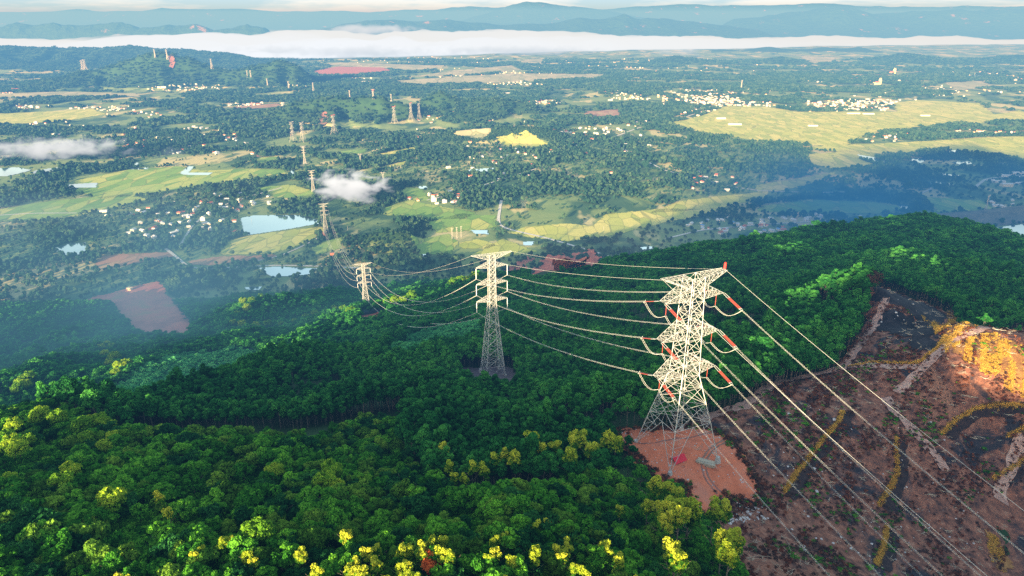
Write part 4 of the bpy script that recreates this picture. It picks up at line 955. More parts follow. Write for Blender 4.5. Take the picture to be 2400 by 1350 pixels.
def tower_bars(p):
    """bars of a lattice pylon, sorted into its parts. p: profile and arms"""
    zs, hw = np.array(p['z'], float), np.array(p['hw'], float); W = lambda z: float(np.interp(z, zs, hw))
    k = p.get('k', 1.0); legs = [Bars() for _ in range(4)]; body = Bars(); arms = []
    C = [(1, 1), (-1, 1), (-1, -1), (1, -1)]
    cor = lambda i, z: np.array([C[i % 4][0] * W(z), C[i % 4][1] * W(z), z])
    for i in range(4):
        for z0, z1 in zip(zs[:-1], zs[1:]): legs[i].add(cor(i, z0), cor(i, z1), p['leg'] * k * (1 if z0 < 30 else .8))
    P = p['panels']
    for n, (z0, z1) in enumerate(zip(P[:-1], P[1:])):
        for i in range(4):
            a0, b0, a1, b1 = cor(i, z0), cor(i + 1, z0), cor(i, z1), cor(i + 1, z1); br = p['br'] * k
            if n == 0 and p.get('open'):
                m = (a1 + b1) / 2; body.add(a1, b1, br); body.add(m, a0, br * 1.2); body.add(m, b0, br * 1.2)
                for q0, q1 in ((a0, a1), (b0, b1)):
                    prev = q0
                    for j in range(1, 5):
                        l = q0 + (q1 - q0) * j / 5; dd = q0 + (m - q0) * j / 5
                        body.add(l, dd, br * .75); body.add(l if j % 2 else dd, prev, br * .7) if j > 1 else None
                        prev = dd if j % 2 else l
                    body.add(q1, q0 + (m - q0) * .8, br * .75)
            else:
                body.add(a0, b1, br); body.add(b0, a1, br); body.add(a1, b1, br * .9)
                if z1 - z0 > 6.5:
                    c = (a0 + b1 + b0 + a1) / 4; la, lb = (a0 + a1) / 2, (b0 + b1) / 2
                    for q in (la, lb): body.add(q, (c + q) / 2 + (a0 - a1) * 0, br * .6)
                    for q0, q1, l in ((a0, a1, la), (b0, b1, lb)):
                        body.add((q0 + c) / 2, (q0 + l) / 2 , br * .6); body.add((q1 + c) / 2, (q1 + l) / 2, br * .6)
                        body.add((q0 + c) / 2, l, br * .6); body.add((q1 + c) / 2, l, br * .6)
                    body.add((a0 + b0) / 2, c, br * .6) if n else None
        if n % 2 == 0:
            body.add(cor(0, z1), cor(2, z1), p['br'] * k * .7); body.add(cor(1, z1), cor(3, z1), p['br'] * k * .7)
    for (z, L, dep, tw, dz, up) in p['arms']:
        for s in (-1, 1):
            B = Bars(); w = W(z); w2 = W(z + dep); br = p['arm'] * k; N_ = 5
            ch = {}
            for y in (-1, 1):
                tip = np.array([s * L, y * tw, z + dz])
                lo, hi = np.array([s * w, y * w, z]), np.array([s * w2, y * w2, z + dep])
                if up: lo, hi = np.array([s * w, y * w, z - dep]), np.array([s * W(z), y * W(z), z])
                ch[y] = (lo, hi, tip); B.add(lo, tip, br * 1.25); B.add(hi, tip, br * 1.25)
            for y in (-1, 1):
                lo, hi, tip = ch[y]
                for j in range(N_):
                    t0, t1 = j / N_, (j + 1) / N_
                    B.add(lo + (tip - lo) * t0, hi + (tip - hi) * t1, br * .8) if j < N_ - 1 else None
                    B.add(lo + (tip - lo) * t1, hi + (tip - hi) * t1, br * .7) if j < N_ - 1 else None
            for m in (0, 1):
                p0, p1, q0, q1 = ch[-1][m], ch[-1][2], ch[1][m], ch[1][2]
                for j in range(N_ + 1):
                    t0, t1 = j / N_, min((j + 1) / N_, 1)
                    B.add(p0 + (p1 - p0) * t0, q0 + (q1 - q0) * t0, br * .8)
                    if j < N_: B.add(p0 + (p1 - p0) * t0, q0 + (q1 - q0) * t1, br * .75); B.add(q0 + (q1 - q0) * t0, p0 + (p1 - p0) * t1, br * .6)
            arms.append((s, z, L, dz, B))
    return legs, body, arms
STRAIN = dict(z=[0, 14, 31.5, 66.5], hw=[10.2, 7.4, 3.5, 2.45], panels=[0, 14, 21, 27, 31.5, 36, 40.5, 45, 49.5, 54, 58.5, 62.5, 66.5], open=True, leg=.40, br=.175, arm=.135, k=1.0,
              arms=[(32, 11.8, 5.0, 1.5, .3, 0), (45.5, 11.6, 5.0, 1.5, .3, 0), (59, 11.6, 5.2, 1.5, .3, 0), (66.5, 12.2, 3.6, 1.3, .5, 1)])
SUSP = dict(z=[0, 12, 49, 79], hw=[6.3, 5.1, 2.0, 1.7], panels=[0, 7, 14, 21, 28, 34, 39.5, 44.5, 49, 52.5, 56, 59.5, 63, 66.5, 70, 73, 76, 79], open=False, leg=.42, br=.2, arm=.17, k=1.0,
            arms=[(49.5, 9.8, 3.2, .35, .4, 0), (60.5, 9.8, 3.2, .35, .4, 0), (71, 9.8, 3.2, .35, .4, 0), (79, 12.6, 3.0, .6, .3, 1)])
def tower(name, label, x, y, rz, p, sc=1.0, z=None, group=None, parts=True, foot=True, cat='pylon'):
    z = float(H(x, y)) if z is None else z
    t = empty(name, (x, y, z), rz); tag(t, label, cat, group); t.scale = (sc, sc, sc)
    legs, body, arms = tower_bars(p)
    for i, l in enumerate(legs): obj('leg', l.mesh('leg', M['steel']), t)
    obj('bracing', body.mesh('bracing', M['steel']), t)
    for s, z_, L, dz, B in arms: obj('crossarm', B.mesh('crossarm', M['steel']), t)
    if foot:
        import bmesh
        bm = bmesh.new(); bmesh.ops.create_cone(bm, cap_ends=True, segments=8, radius1=1.1, radius2=.7, depth=2.4); me = bpy.data.meshes.new('footing'); bm.to_mesh(me); bm.free(); me.materials.append(M['concrete'])
        for sx, sy in ((1, 1), (-1, 1), (-1, -1), (1, -1)): obj('footing', me, t, (sx * p['hw'][0], sy * p['hw'][0], -.2))
    return t
def world_of(x, y, z, rz, sc, l): c, s = math.cos(rz), math.sin(rz); return np.array([x + (l[0] * c - l[1] * s) * sc, y + (l[0] * s + l[1] * c) * sc, z + l[2] * sc])
def tube_path(name, P, r, mat, sides=5, V0=None):
    P = np.asarray(P, float); n = len(P); d = np.gradient(P, axis=0); d /= np.linalg.norm(d, axis=1, keepdims=True) + 1e-9
    ref = np.array([0.0, 0, 1]); t = np.cross(d, ref); L = np.linalg.norm(t, axis=1, keepdims=True); t = np.where(L > .05, t / np.maximum(L, 1e-6), np.array([1.0, 0, 0])); u = np.cross(d, t)
    V = np.stack([P + (t * math.cos(a) + u * math.sin(a)) * r for a in np.arange(sides) * 2 * math.pi / sides], 1).reshape(-1, 3)
    i = np.arange(n - 1)[:, None] * sides; j = np.arange(sides)[None]
    F = np.stack([i + j, i + (j + 1) % sides, i + sides + (j + 1) % sides, i + sides + j], -1).reshape(-1, 4)
    return V, F
def tubes(name, paths, r, mat, sides=5):
    Vs, Fs, o = [], [], 0
    for P in paths:
        v, f = tube_path(name, P, r, mat, sides); Vs.append(v); Fs.append(f + o); o += len(v)
    return make_mesh(name, np.concatenate(Vs), np.concatenate(Fs), mat, smooth=True)
# positions along the line
def tw(px, base_y, Y): x, y, z = at(px, base_y, Y); return x, y
T0 = (58.5, 205.0); T2 = (-12.0, 380.0); T3 = (-207.0, 893.0)
x4, y4 = plain_pt(765, 549); x5, y5 = plain_pt(735, 450); x6, y6 = plain_pt(715, 386); x7, y7 = plain_pt(711, 333)
TN = (206.0, -102.0)
line = [TN, T0, T2, T3, (x4, y4), (x5, y5), (x6, y6), (x7, y7)]
def bearing(i):
    a = np.array(line[max(i - 1, 0)]); b = np.array(line[min(i + 1, len(line) - 1)]); d = b - a; return math.atan2(d[1], d[0]) - math.pi / 2
z0 = 500 - 143.5; rz0 = bearing(1)
main = tower('pylon', 'huge pylon on the red earth pad with red tension insulators', *T0, rz0, STRAIN, 1.0, z0)
rz2 = bearing(2); z2 = 500 - 208.0
t2 = tower('pylon', 'slim three arm pylon standing in the green forest behind the huge one', *T2, rz2, SUSP, 1.0, z2)
z3 = float(H(*T3)) - .2; rz3 = bearing(3)
S3 = dict(SUSP); S3['k'] = 1.35
t3 = tower('pylon', 'sunlit slender pylon on a small red pad at the ridge foot', *T3, rz3, S3, .97, z3)
tws = [(TN, None, 0, 0), (T0, z0, rz0, 1.0), (T2, z2, rz2, 1.0), (T3, z3, rz3, .97)]
S4 = dict(SUSP); S4['k'] = 1.9
for (x, y), i, lab, ys in [((x4, y4), 4, 'white pylon with a red pad between the square pond and the green paddies', 478), ((x5, y5), 5, 'white pylon beside the cloud puff', 400), ((x6, y6), 6, 'thin white pylon below the twin lattice towers', 342)]:
    zt = float(H(x, y)); d = None
    h = 78.0
    for it in range(30):
        if to_px(x, y, zt + h)[1] > ys: h += 1.0
        else: h -= .6
    S_ = dict(S4); S_['k'] = 1.5 + .4 * (i - 4)
    tower('pylon', lab, x, y, bearing(i), S_, h / 79.0, zt, foot=False); tws.append(((x, y), zt, bearing(i), h / 79.0))
PADX = [(x4, y4, 22), (x7, y7, 26)]
for x, y, r in PADX[:1]:
    a = np.linspace(0, 6.28, 14)[:-1]; drape('red_earth_pad', np.stack([x + np.cos(a) * r * 1.3, y + np.sin(a) * r], 1), 3.0, 1.3, M['red_earth'], 'red earth pad under the white pylon by the square pond', 1.0)
# far towers, each one mesh
def far_tower(label, px, by, ty, kind, group=None, rz=None, hw=1.0, mat=None):
    x, y, z = unproject(px, by); h = 40.0
    for it in range(200):
        if to_px(x, y, z + h)[1] > ty: h += 1.0
        else: break
    p = dict(STRAIN if kind == 'strain' else SUSP); sc = h / (67.0 if kind == 'strain' else 79.3)
    d = math.hypot(y, x); p['k'] = max(1.0, d / 1150.0 / sc * .75)
    if hw != 1.0: p['hw'] = [q * hw for q in p['hw']]; p['arms'] = [(a[0], a[1] * (hw ** .5), *a[2:]) for a in p['arms']]
    legs, body, arms = tower_bars(p); B = Bars()
    for b in legs + [body] + [q[4] for q in arms]: B.a += b.a; B.b += b.b; B.w += [w_ * .8 for w_ in b.w]
    mats = [M['steel'], M['red_paint']]; me = B.mesh('lattice_tower', mats)
    if mat == 'red':
        cz = np.array([(a_[2] + b_[2]) / 2 for a_, b_ in zip(B.a, B.b)]); mi = ((cz > 58) & (((cz - 58) // 7).astype(int) % 2 == 1)).astype(np.int32)
        me.polygons.foreach_set('material_index', np.repeat(mi, 6))
    o = obj('lattice_tower', me, None, (x, y, z - 1), rz if rz is not None else R(60)); o.scale = (sc, sc, sc)
    return tag(o, label, 'pylon', group)
far_tower('wide lattice tower, western of the close pair below the landslide scar', 688, 333, 285, 'strain', rz=R(70), hw=.95)
far_tower('wide lattice tower, eastern of the close pair below the landslide scar', 711, 333, 286, 'strain', rz=R(70), hw=.95)
far_tower('lattice tower with red top beside the landslide scar', 784, 315, 269, 'strain', rz=R(70), mat='red')
far_tower('lattice tower with red top between green hill and twin towers', 925, 289, 249, 'strain', rz=R(60), mat='red')
far_tower('lattice tower with bare red base, first of the twin towers below the cone hill', 964, 282, 241, 'strain', rz=R(75), hw=.9, mat='red')
far_tower('white lattice tower closest to the cone shaped hill', 983, 282, 242, 'strain', rz=R(75), hw=.9)
far_tower('white tower on the western shoulder of the pylon hill, first of a pair', 195, 165, 141, 'strain', rz=R(60))
far_tower('white tower on the western shoulder of the pylon hill, second of a pair', 201, 165, 139, 'strain', rz=R(60))
far_tower('thin pylon on the summit of the far pylon hill', 364, 135, 115, 'susp', rz=R(50))
far_tower('thin pylon above the red scar on the far pylon hill', 393, 140, 116, 'susp', rz=R(50))
far_tower('bright pylon on the eastern shoulder of the far pylon hill', 497, 161, 137, 'susp', rz=R(60), hw=1.3)
far_tower('small grey pylon under the eastern hill shoulder, first of two', 580, 181, 165, 'susp', rz=R(20))
far_tower('small grey pylon under the eastern hill shoulder, second of two', 588, 181, 165, 'susp', rz=R(20))
far_tower('faint pylon among woods east of the pylon hill', 627, 200, 184, 'susp', rz=R(30))
far_tower('pale pylon rising from the woods south of the quarry', 677, 209, 190, 'susp', rz=R(40))
far_tower('white pylon standing on the wooded rise behind the green hill', 735, 216, 193, 'susp', rz=R(60), hw=1.3)
far_tower('red and white banded tower on top of the green hill', 875, 232, 209, 'susp', rz=R(10), hw=1.6, mat='red')
far_tower('tiny grey pylon standing on the crest beside the red and white tower', 820, 230, 212, 'susp', rz=R(20))
far_tower('tiny grey pylon on the dark saddle of the green hill', 917, 238, 221, 'susp', rz=R(20))
far_tower('white mast standing above the big town', 1737, 209, 188, 'susp', rz=R(20), hw=.7)
far_tower('grey pylon on the shaded plain before the dam', 2309, 496, 457, 'susp', rz=R(20), hw=.8)
far_tower('faint pylon standing in the shaded village', 1866, 531, 508, 'susp', rz=R(20), hw=.7)
# guyed-looking double arm pylons and three poles
def small_pylon(px, by, ty, lab, w=6.0):
    x, y, z = unproject(px, by); h = 10.0
    while to_px(x, y, z + h)[1] > ty and h < 60: h += .5
    B = Bars(); k = y / 3000.0 + .15
    B.add((-1.2, 0, 0), (-w * .35, 0, h * .62), k); B.add((1.2, 0, 0), (w * .35, 0, h * .62), k); B.add((-w * .35, 0, h * .62), (-w * .8, 0, h), k * .8); B.add((w * .35, 0, h * .62), (w * .8, 0, h), k * .8)
    B.add((-w * 1.5, 0, h * .9), (w * 1.5, 0, h * .9), k); B.add((-w * .35, 0, h * .62), (w * .35, 0, h * .62), k * .8); B.add((-w * .35, 0, h * .62), (w * .6, 0, h * .9), k * .6); B.add((w * .35, 0, h * .62), (-w * .6, 0, h * .9), k * .6)
    for q in range(4): B.add((-1.2 + .0, 0, h * .15 * q), (1.2, 0, h * .15 * (q + 1)), k * .6)
    o = obj('double_arm_pylon', B.mesh('double_arm_pylon', M['steel']), None, (x, y, z - .5), R(8)); tag(o, lab, 'pylon')
small_pylon(845, 380, 359, 'small forked pylon among trees behind the cloud puff'); small_pylon(898, 422, 402, 'forked pylon on reddish ground right of the cloud puff')
def tall_pole(px, by, ty, lab):
    x, y, z = unproject(px, by); h = 8.0
    while to_px(x, y, z + h)[1] > ty and h < 60: h += .5
    B = Bars(); k = .55
    for s in (-1.3, 1.3): B.add((s, 0, -.5), (s * .6, 0, h), k)
    for q in range(6): B.add((-1.3 + .12 * q, 0, h * q / 6), (1.2 - .12 * q, 0, h * (q + 1) / 6), k * .55)
    B.add((-3.4, 0, h * .93), (3.4, 0, h * .93), k); B.add((-2.4, 0, h * .80), (2.4, 0, h * .80), k * .8)
    tag(obj('transmission_pole', B.mesh('transmission_pole', M['concrete']), None, (x, y, z), R(15)), lab, 'pole')
tall_pole(1060, 561, 534, 'western of three tall poles in the valley meadow'); tall_pole(1071, 560, 532, 'middle of three tall poles in the valley meadow'); tall_pole(1081, 556, 530, 'eastern of three tall poles in the valley meadow')
# small wooden electricity poles
for k, (px, by, ty) in enumerate([(1163,522,508),(1183,543,530),(590,520,506),(196,622,610),(1414,541,531),(1655,530,520),(815,540,527),(806,600,584)]):
    x, y, z = unproject(px, by); B = Bars(); B.add((0, 0, -.5), (0, 0, 11), .42); B.add((-1.6, 0, 10), (1.6, 0, 10), .3)
    tag(obj('utility_pole', B.mesh('utility_pole', M['concrete']), None, (x, y, z), R(20 + 40 * k)), 'thin roadside electricity pole in the valley', 'pole', 'valley electricity poles')

# ---------------------------------------------------------------- insulators and conductors
def sagpath(a, b, sag, n=48):
    t = np.linspace(0, 1, n)[:, None]; P = a + (b - a) * t; P[:, 2] -= (4 * sag * t * (1 - t))[:, 0]; return P
def local_mesh(t, me_world_paths): pass
def conductor(a, b, sag, r, gap, label, group=None, n=48, cnt=4, spacer=0):
    e = empty('conductor_bundle', tuple(a)); tag(e, label, 'power line', group)
    P = sagpath(a, b, sag, n) - a; d = (b - a)[:2]; d = d / np.linalg.norm(d); s = np.array([-d[1], d[0], 0]) * gap * .5; u = np.array([0, 0, gap * .5])
    offs = [s + u, -s + u, s - u, -s - u] if cnt == 4 else [s, -s] if cnt == 2 else [s * 0]
    for q in offs: obj('wire', tubes('wire', [P + q], r, M['wire'], 5), e)
    return e
def to_local(t, P):
    m = (Matrix.Translation(t.location) @ Matrix.Rotation(t.rotation_euler.z, 4, 'Z') @ Matrix.Scale(t.scale.x, 4)).inverted()
    return [np.array([(m @ Vector(q))[:] for q in pp]) for pp in P]
LV = {1: [32, 45.5, 59], 2: [49.5, 60.5, 71], 3: [49.5, 60.5, 71], 4: [49.5, 60.5, 71], 5: [49.5, 60.5, 71], 6: [49.5, 60.5, 71]}
def hang(i, s, lv):
    (x, y), z, rz, sc = tws[i]
    if i == 1: return world_of(x, y, z, rz, sc, (s * 11.6, 0, LV[1][lv] + .2))
    return world_of(x, y, z, rz, sc, (s * 9.8, 0, LV[i][lv] + .2 - 6.6))
NEAR = np.array([TN[0], TN[1]])
def near_end(s, lv):
    d = (NEAR - np.array(T0)); d = d / np.linalg.norm(d); n = np.array([-d[1], d[0]])
    a = hang(1, s, lv); c, s_ = math.cos(rz0), math.sin(rz0)
    return np.array([a[0] + NEAR[0] - T0[0], a[1] + NEAR[1] - T0[1], a[2] - 45])
LVN = ['lowest', 'middle', 'top']; SD = {-1: 'western', 1: 'eastern'}
ends = {}
for s in (-1, 1):
    for lv in range(3):
        A = hang(1, s, lv)
        for key, B_, y_, sag in (('far', hang(2, s, lv), 1.5, 4.5), ('near', near_end(s, lv), -1.5, 15.0)):
            c, sn = math.cos(rz0), math.sin(rz0)
            root = A + np.array([-sn * y_, c * y_, 0]); P = sagpath(root, B_, sag, 200); L = np.cumsum(np.concatenate([[0], np.linalg.norm(np.diff(P, axis=0), axis=1)]))
            q = lambda m: np.array([np.interp(m, L, P[:, k]) for k in range(3)])
            p0, p1, p2, p3 = q(0), q(2.6), q(8.4), q(9.4)
            d = p3 - p0; d /= np.linalg.norm(d); w_ = np.cross(d, [0, 0, 1]); w_ /= np.linalg.norm(w_); u_ = np.cross(w_, d)
            lnk = [[p0 + w_ * .35, p1 + w_ * .5], [p0 - w_ * .35, p1 - w_ * .5], [p1 - w_ * .6, p1 + w_ * .6], [p2 - w_ * .6, p2 + w_ * .6], [p2 + w_ * .55, p3 + w_ * .28], [p2 - w_ * .55, p3 - w_ * .28], [p3 - w_ * .5 - u_ * .4, p3 + w_ * .5 + u_ * .4]]
            obj('insulator_yoke', tubes('insulator_yoke', to_local(main, lnk), .085, M['steel'], 5), main)
            for f in (-.45, 0, .45):
                obj('insulator_rod', tubes('insulator_rod', to_local(main, [[p1 + w_ * f, p2 + w_ * f]]), .095, M['insulator'], 6), main)
            ends[(s, lv, key)] = p3
        # jumper loop held by a red pilot insulator
        c, sn = math.cos(rz0), math.sin(rz0)
        top = A + np.array([-c * s * 1.6, -sn * s * 1.6, 0]); bot = top - np.array([0, 0, 4.6])
        obj('pilot_insulator', tubes('pilot_insulator', to_local(main, [[top, bot]]), .095, M['insulator'], 6), main)
        e1, e2 = ends[(s, lv, 'far')], ends[(s, lv, 'near')]
        t = np.linspace(0, 1, 26)[:, None]; m = bot - np.array([0, 0, .3])
        def half(a, b):
            P = a + (b - a) * t; low = np.minimum(a[2], b[2]); P[:, 2] -= 2.6 * np.sin(t[:, 0] * math.pi); return P
        jp = [half(e1, m) , half(m, e2)]; o_ = np.array([-sn, c, 0]) * 0 + np.array([c, sn, 0]) * .25
        obj('jumper_loop', tubes('jumper_loop', to_local(main, [p + o_ for p in jp] + [p - o_ for p in jp]), .045, M['wire'], 5), main)
for s in (-1, 1):
    for lv in range(3):
        conductor(ends[(s, lv, 'far')], hang(2, s, lv), 4.0, .022, .30, f'{LVN[lv]} {SD[s]} wire bundle from the huge pylon to the forest pylon')
        conductor(ends[(s, lv, 'near')], near_end(s, lv), 14.0, .015, .24, f'{LVN[lv]} {SD[s]} wire bundle sweeping from the huge pylon over the burnt slope')
# ground wires
def gtip(i, s):
    (x, y), z, rz, sc = tws[i]; return world_of(x, y, z, rz, sc, (s * (12.2 if i == 1 else 12.6), 0, 67.0 if i == 1 else 79.3))
for s in (-1, 1):
    a = gtip(1, s); b = np.array([a[0] + NEAR[0] - T0[0], a[1] + NEAR[1] - T0[1], a[2] - 49])
    for nm, q, sag, lab in (('earth_wire', b, 12.0, f'single thin {SD[s]} earth wire from the huge pylon over the burnt slope'), ('earth_wire', gtip(2, s), 2.5, f'single thin {SD[s]} earth wire from the huge pylon to the forest pylon')):
        e = empty(nm, tuple(a)); tag(e, lab, 'power line'); obj('wire', tubes('wire', [sagpath(a, q, sag) - a], .04, M['wire'], 5), e)
    a, q = gtip(2, s), gtip(3, s); e = empty('earth_wire', tuple(a)); tag(e, f'thin {SD[s]} earth wire from the forest pylon down to the ridge foot pylon', 'power line'); obj('wire', tubes('wire', [sagpath(a, q, 14) - a], .05, M['wire'], 4), e)
for i, nm in ((2, 'forest'), (3, 'ridge foot')):
    t = t2 if i == 2 else t3
    for s in (-1, 1):
        for lv in range(3):
            b = hang(i, s, lv); a = b + np.array([0, 0, 6.4 * tws[i][3]])
            obj('insulator_string', tubes('insulator_string', to_local(t, [[a, b]]), .2 if i == 2 else .3, M['porcelain'], 6), t)
for s in (-1, 1):
    for lv in range(3):
        conductor(hang(2, s, lv), hang(3, s, lv), 30, .085, .55, f'{LVN[lv]} {SD[s]} wire bundle dipping from the forest pylon to the ridge foot pylon', cnt=2)
        conductor(hang(3, s, lv), hang(4, s, lv), 45, .13, .6, f'{LVN[lv]} {SD[s]} wire bundle from the ridge foot pylon to the pond pylon', cnt=1)
# red beacon and red marks
o = gtip(1, 1); bm_p = to_local(main, [[o + np.array([0, 0, .2]), o + np.array([0, 0, 2.2])]])
obj('warning_light', tubes('warning_light', bm_p, .42, M['red_paint'], 8), main)
lp = []
for a in range(1): lp = [[(10.2 - 2.0, -10.2 + .5, 0), (7.6, -7.0, 14)]]

# ---------------------------------------------------------------- buildings and small things
def box(V, F, MI, c, s, m, rz=0):
    o = len(V); x, y, z = [q / 2 for q in s]; cs, sn = math.cos(rz), math.sin(rz)
    for dz in (-z, z):
        for dx, dy in ((-x, -y), (x, -y), (x, y), (-x, y)): V.append((c[0] + dx * cs - dy * sn, c[1] + dx * sn + dy * cs, c[2] + dz))
    for f in ((0, 3, 2, 1), (4, 5, 6, 7), (0, 1, 5, 4), (1, 2, 6, 5), (2, 3, 7, 6), (3, 0, 4, 7)): F.append([o + i for i in f]); MI.append(m)
def house_mesh(name, w, d, h, rh, wall, roof, flat_=False):
    V, F, MI = [], [], []
    box(V, F, MI, (0, 0, h / 2 - .5), (w, d, h + 1), 0)
    o = len(V); e = .7; x, y = w / 2 + e, d / 2 + e
    if flat_: box(V, F, MI, (0, 0, h + .2), (w + .6, d + .6, .5), 1); box(V, F, MI, (w * .2, d * .1, h + 1.4), (w * .4, d * .5, 2.2), 0)
    else:
        V += [(-x, -y, h - .1), (x, -y, h - .1), (x, y, h - .1), (-x, y, h - .1), (-x, 0, h + rh), (x, 0, h + rh)]
        for f in ((0, 1, 5, 4), (2, 3, 4, 5), (0, 4, 3, 3), (1, 2, 5, 5), (3, 2, 1, 0)): F.append([o + i for i in f]); MI.append(1)
    for s in (-1, 1):
        for q in (-.3, 0, .3): box(V, F, MI, (q * w, s * (d / 2 + .03), h * .55), (w * .12, .1, h * .35), 2)
    F = [f if len(set(f)) == 4 else list(dict.fromkeys(f)) for f in F]
    me = bpy.data.meshes.new(name); me.from_pydata(V, [], F); me.polygons.foreach_set('material_index', MI)
    for m in (wall, roof, M['window']): me.materials.append(m)
    return me
HM = [house_mesh('house', 13, 9, 4.5, 2.6, M['white_wall'], M['roof_red']), house_mesh('house', 14, 9, 4.2, 2.2, M['white_wall'], M['roof_white']), house_mesh('house', 12, 9, 4.4, 2.4, M['cream_wall'], M['roof_red']),
      house_mesh('house', 15, 10, 4.2, 2.0, M['white_wall'], M['roof_grey']), house_mesh('house', 9, 14, 9, 0, M['white_wall'], M['roof_white'], True), house_mesh('house', 14, 10, 4.2, 2.0, M['cream_wall'], M['roof_white']), house_mesh('house', 13, 9, 4.2, 2.0, M['white_wall'], M['roof_blue'])]
HN = ['white house with red tiled roof', 'white house with pale sheet roof', 'cream house with red tiled roof', 'white house with grey sheet roof', 'tall flat roofed white house', 'cream house with pale roof', 'white house with blue roof']
VILL = [  # px, py, spread x, spread y, count, place, mix
 (420,520,130,42,46,'in the misty shaded village west of the square pond',[.25,.35,.05,.2,.1,.05,0]), (560,480,70,24,22,'in the wood above the square pond',[.3,.3,.1,.2,.1,0,0]),
 (1720,530,110,18,34,'in the shaded village below the round hill',[.2,.4,.05,.2,.1,0,.05]), (1900,515,110,9,14,'in the shaded hamlet near the round hill',[.1,.5,.05,.2,.1,0,.05]),
 (1020,466,70,14,14,'in the hamlet behind the curved road',[.2,.4,.1,.2,.1,0,0]), (1640,420,90,26,16,'hidden in the woods before the shaded plain',[.4,.3,.2,.1,0,0,0]),
 (1390,305,120,24,52,'in the village beyond the wooded middle ground',[.3,.25,.2,.15,.1,0,0]), (1260,400,200,30,14,'scattered in the wooded middle ground',[.3,.3,.1,.2,.1,0,0]),
 (2090,322,80,9,18,'in the village strip across the golden rice plain',[.4,.2,.2,.1,.1,0,0]), (2330,308,90,10,24,'at the eastern end of the golden rice plain',[.3,.2,.3,.1,.1,0,0]),
 (310,343,40,8,12,'in the red roofed hamlet beside the mist bank',[.7,.1,.2,0,0,0,0]), (300,268,110,8,14,'beyond the western yellow rice field',[.2,.5,.1,.1,.1,0,0]), (1560,290,70,12,18,'at the western corner of the golden rice plain',[.3,.3,.2,.1,.1,0,0]),
 (2310,480,60,14,8,'in the shaded plain before the dam',[.1,.5,0,.3,.1,0,0]), (460,300,50,6,10,'in the wood above the river bends',[.2,.5,.1,.1,.1,0,0])]
TOWN = [(1680,235,120,22,360),(2020,245,120,12,192),(1480,225,60,10,86),(420,208,90,6,72),(600,246,60,3,62),(2010,185,110,8,81),(2250,175,120,5,62),(1200,180,160,18,144),(1000,140,160,10,110),(60,222,60,3,24),(1250,238,60,6,52),(700,205,60,8,28),(1400,150,150,10,72),(60,252,60,4,24),(250,255,80,5,33),(2340,190,60,6,33),(820,185,60,3,19),(1250,330,260,40,60),(1800,260,260,14,90),(1000,270,200,20,40),(500,330,200,30,40),(150,300,160,20,30),(1500,160,300,20,60),(2200,215,200,14,60)]
hn = 0
def hplace(px, py, sx, sy):
    for _ in range(40):
        a, b = rng.normal(size=2); q = (px + np.clip(a, -1.9, 1.9) * sx * .55, py + np.clip(b, -1.9, 1.9) * sy * .55); x, y = plain_pt(*q)
        if float(near_z(x, y)) > 1 or float(ground_z(x, y)) > 25 or any_inside(CLEAR, np.array([x]), np.array([y]))[0]: continue
        return x, y, float(H(x, y))
    return None
for px, py, sx, sy, n, place, mixw in VILL:
    mixw = np.array(mixw) / sum(mixw)
    for k in range(n):
        q = hplace(px, py, sx, sy)
        if q is None: continue
        i = int(rng.choice(7, p=mixw)); o = obj('house', HM[i], None, q, rng.random() * 3.14); s = rng.uniform(.65, 1.05); o.scale = (s, s, s * 1.1)
        tag(o, f'{HN[i]} {place}', 'house', f'houses {place}'); HOUSE_XY.append(q[:2]); hn += 1
pts = []
for px, py, sx, sy, n in TOWN:
    for k in range(n):
        q = hplace(px, py, sx, sy)
        if q is not None: pts.append(q); HOUSE_XY.append(q[:2])
q = np.array(pts); n = len(q); s = rng.uniform(.6, 1.15, n); pr = [proto(m) for m in HM[:6]]
scatter('distant_town', 'towns of countless tiny houses on the far plain', 'town', q, rng.random(n) * 6.28, np.stack([s, s, s], 1), rng.choice(6, n, p=[.22, .34, .14, .08, .12, .10]), pr)
print('houses', hn, 'town', n)
def shed(px, py, w, d, h, lab, rz, roof='roof_white', wall='white_wall', cat='shed'):
    x, y, z = unproject(px, py); t = empty('shed', (x, y, z), rz); tag(t, lab, cat)
    V, F, MI = [], [], []; box(V, F, MI, (0, 0, h / 2 - .5), (w, d, h + 1), 0); me = bpy.data.meshes.new('wall'); me.from_pydata(V, [], F); me.materials.append(M[wall]); obj('wall', me, t)
    x, y = w / 2 + .6, d / 2 + .6; rh = d * .16
    me = bpy.data.meshes.new('roof'); me.from_pydata([(-x, -y, h), (x, -y, h), (x, y, h), (-x, y, h), (-x, 0, h + rh), (x, 0, h + rh)], [], [(0, 1, 5, 4), (2, 3, 4, 5), (0, 4, 3), (1, 2, 5), (3, 2, 1, 0)]); me.materials.append(M[roof]); obj('roof', me, t)
    HOUSE_XY.append((t.location[0], t.location[1]))
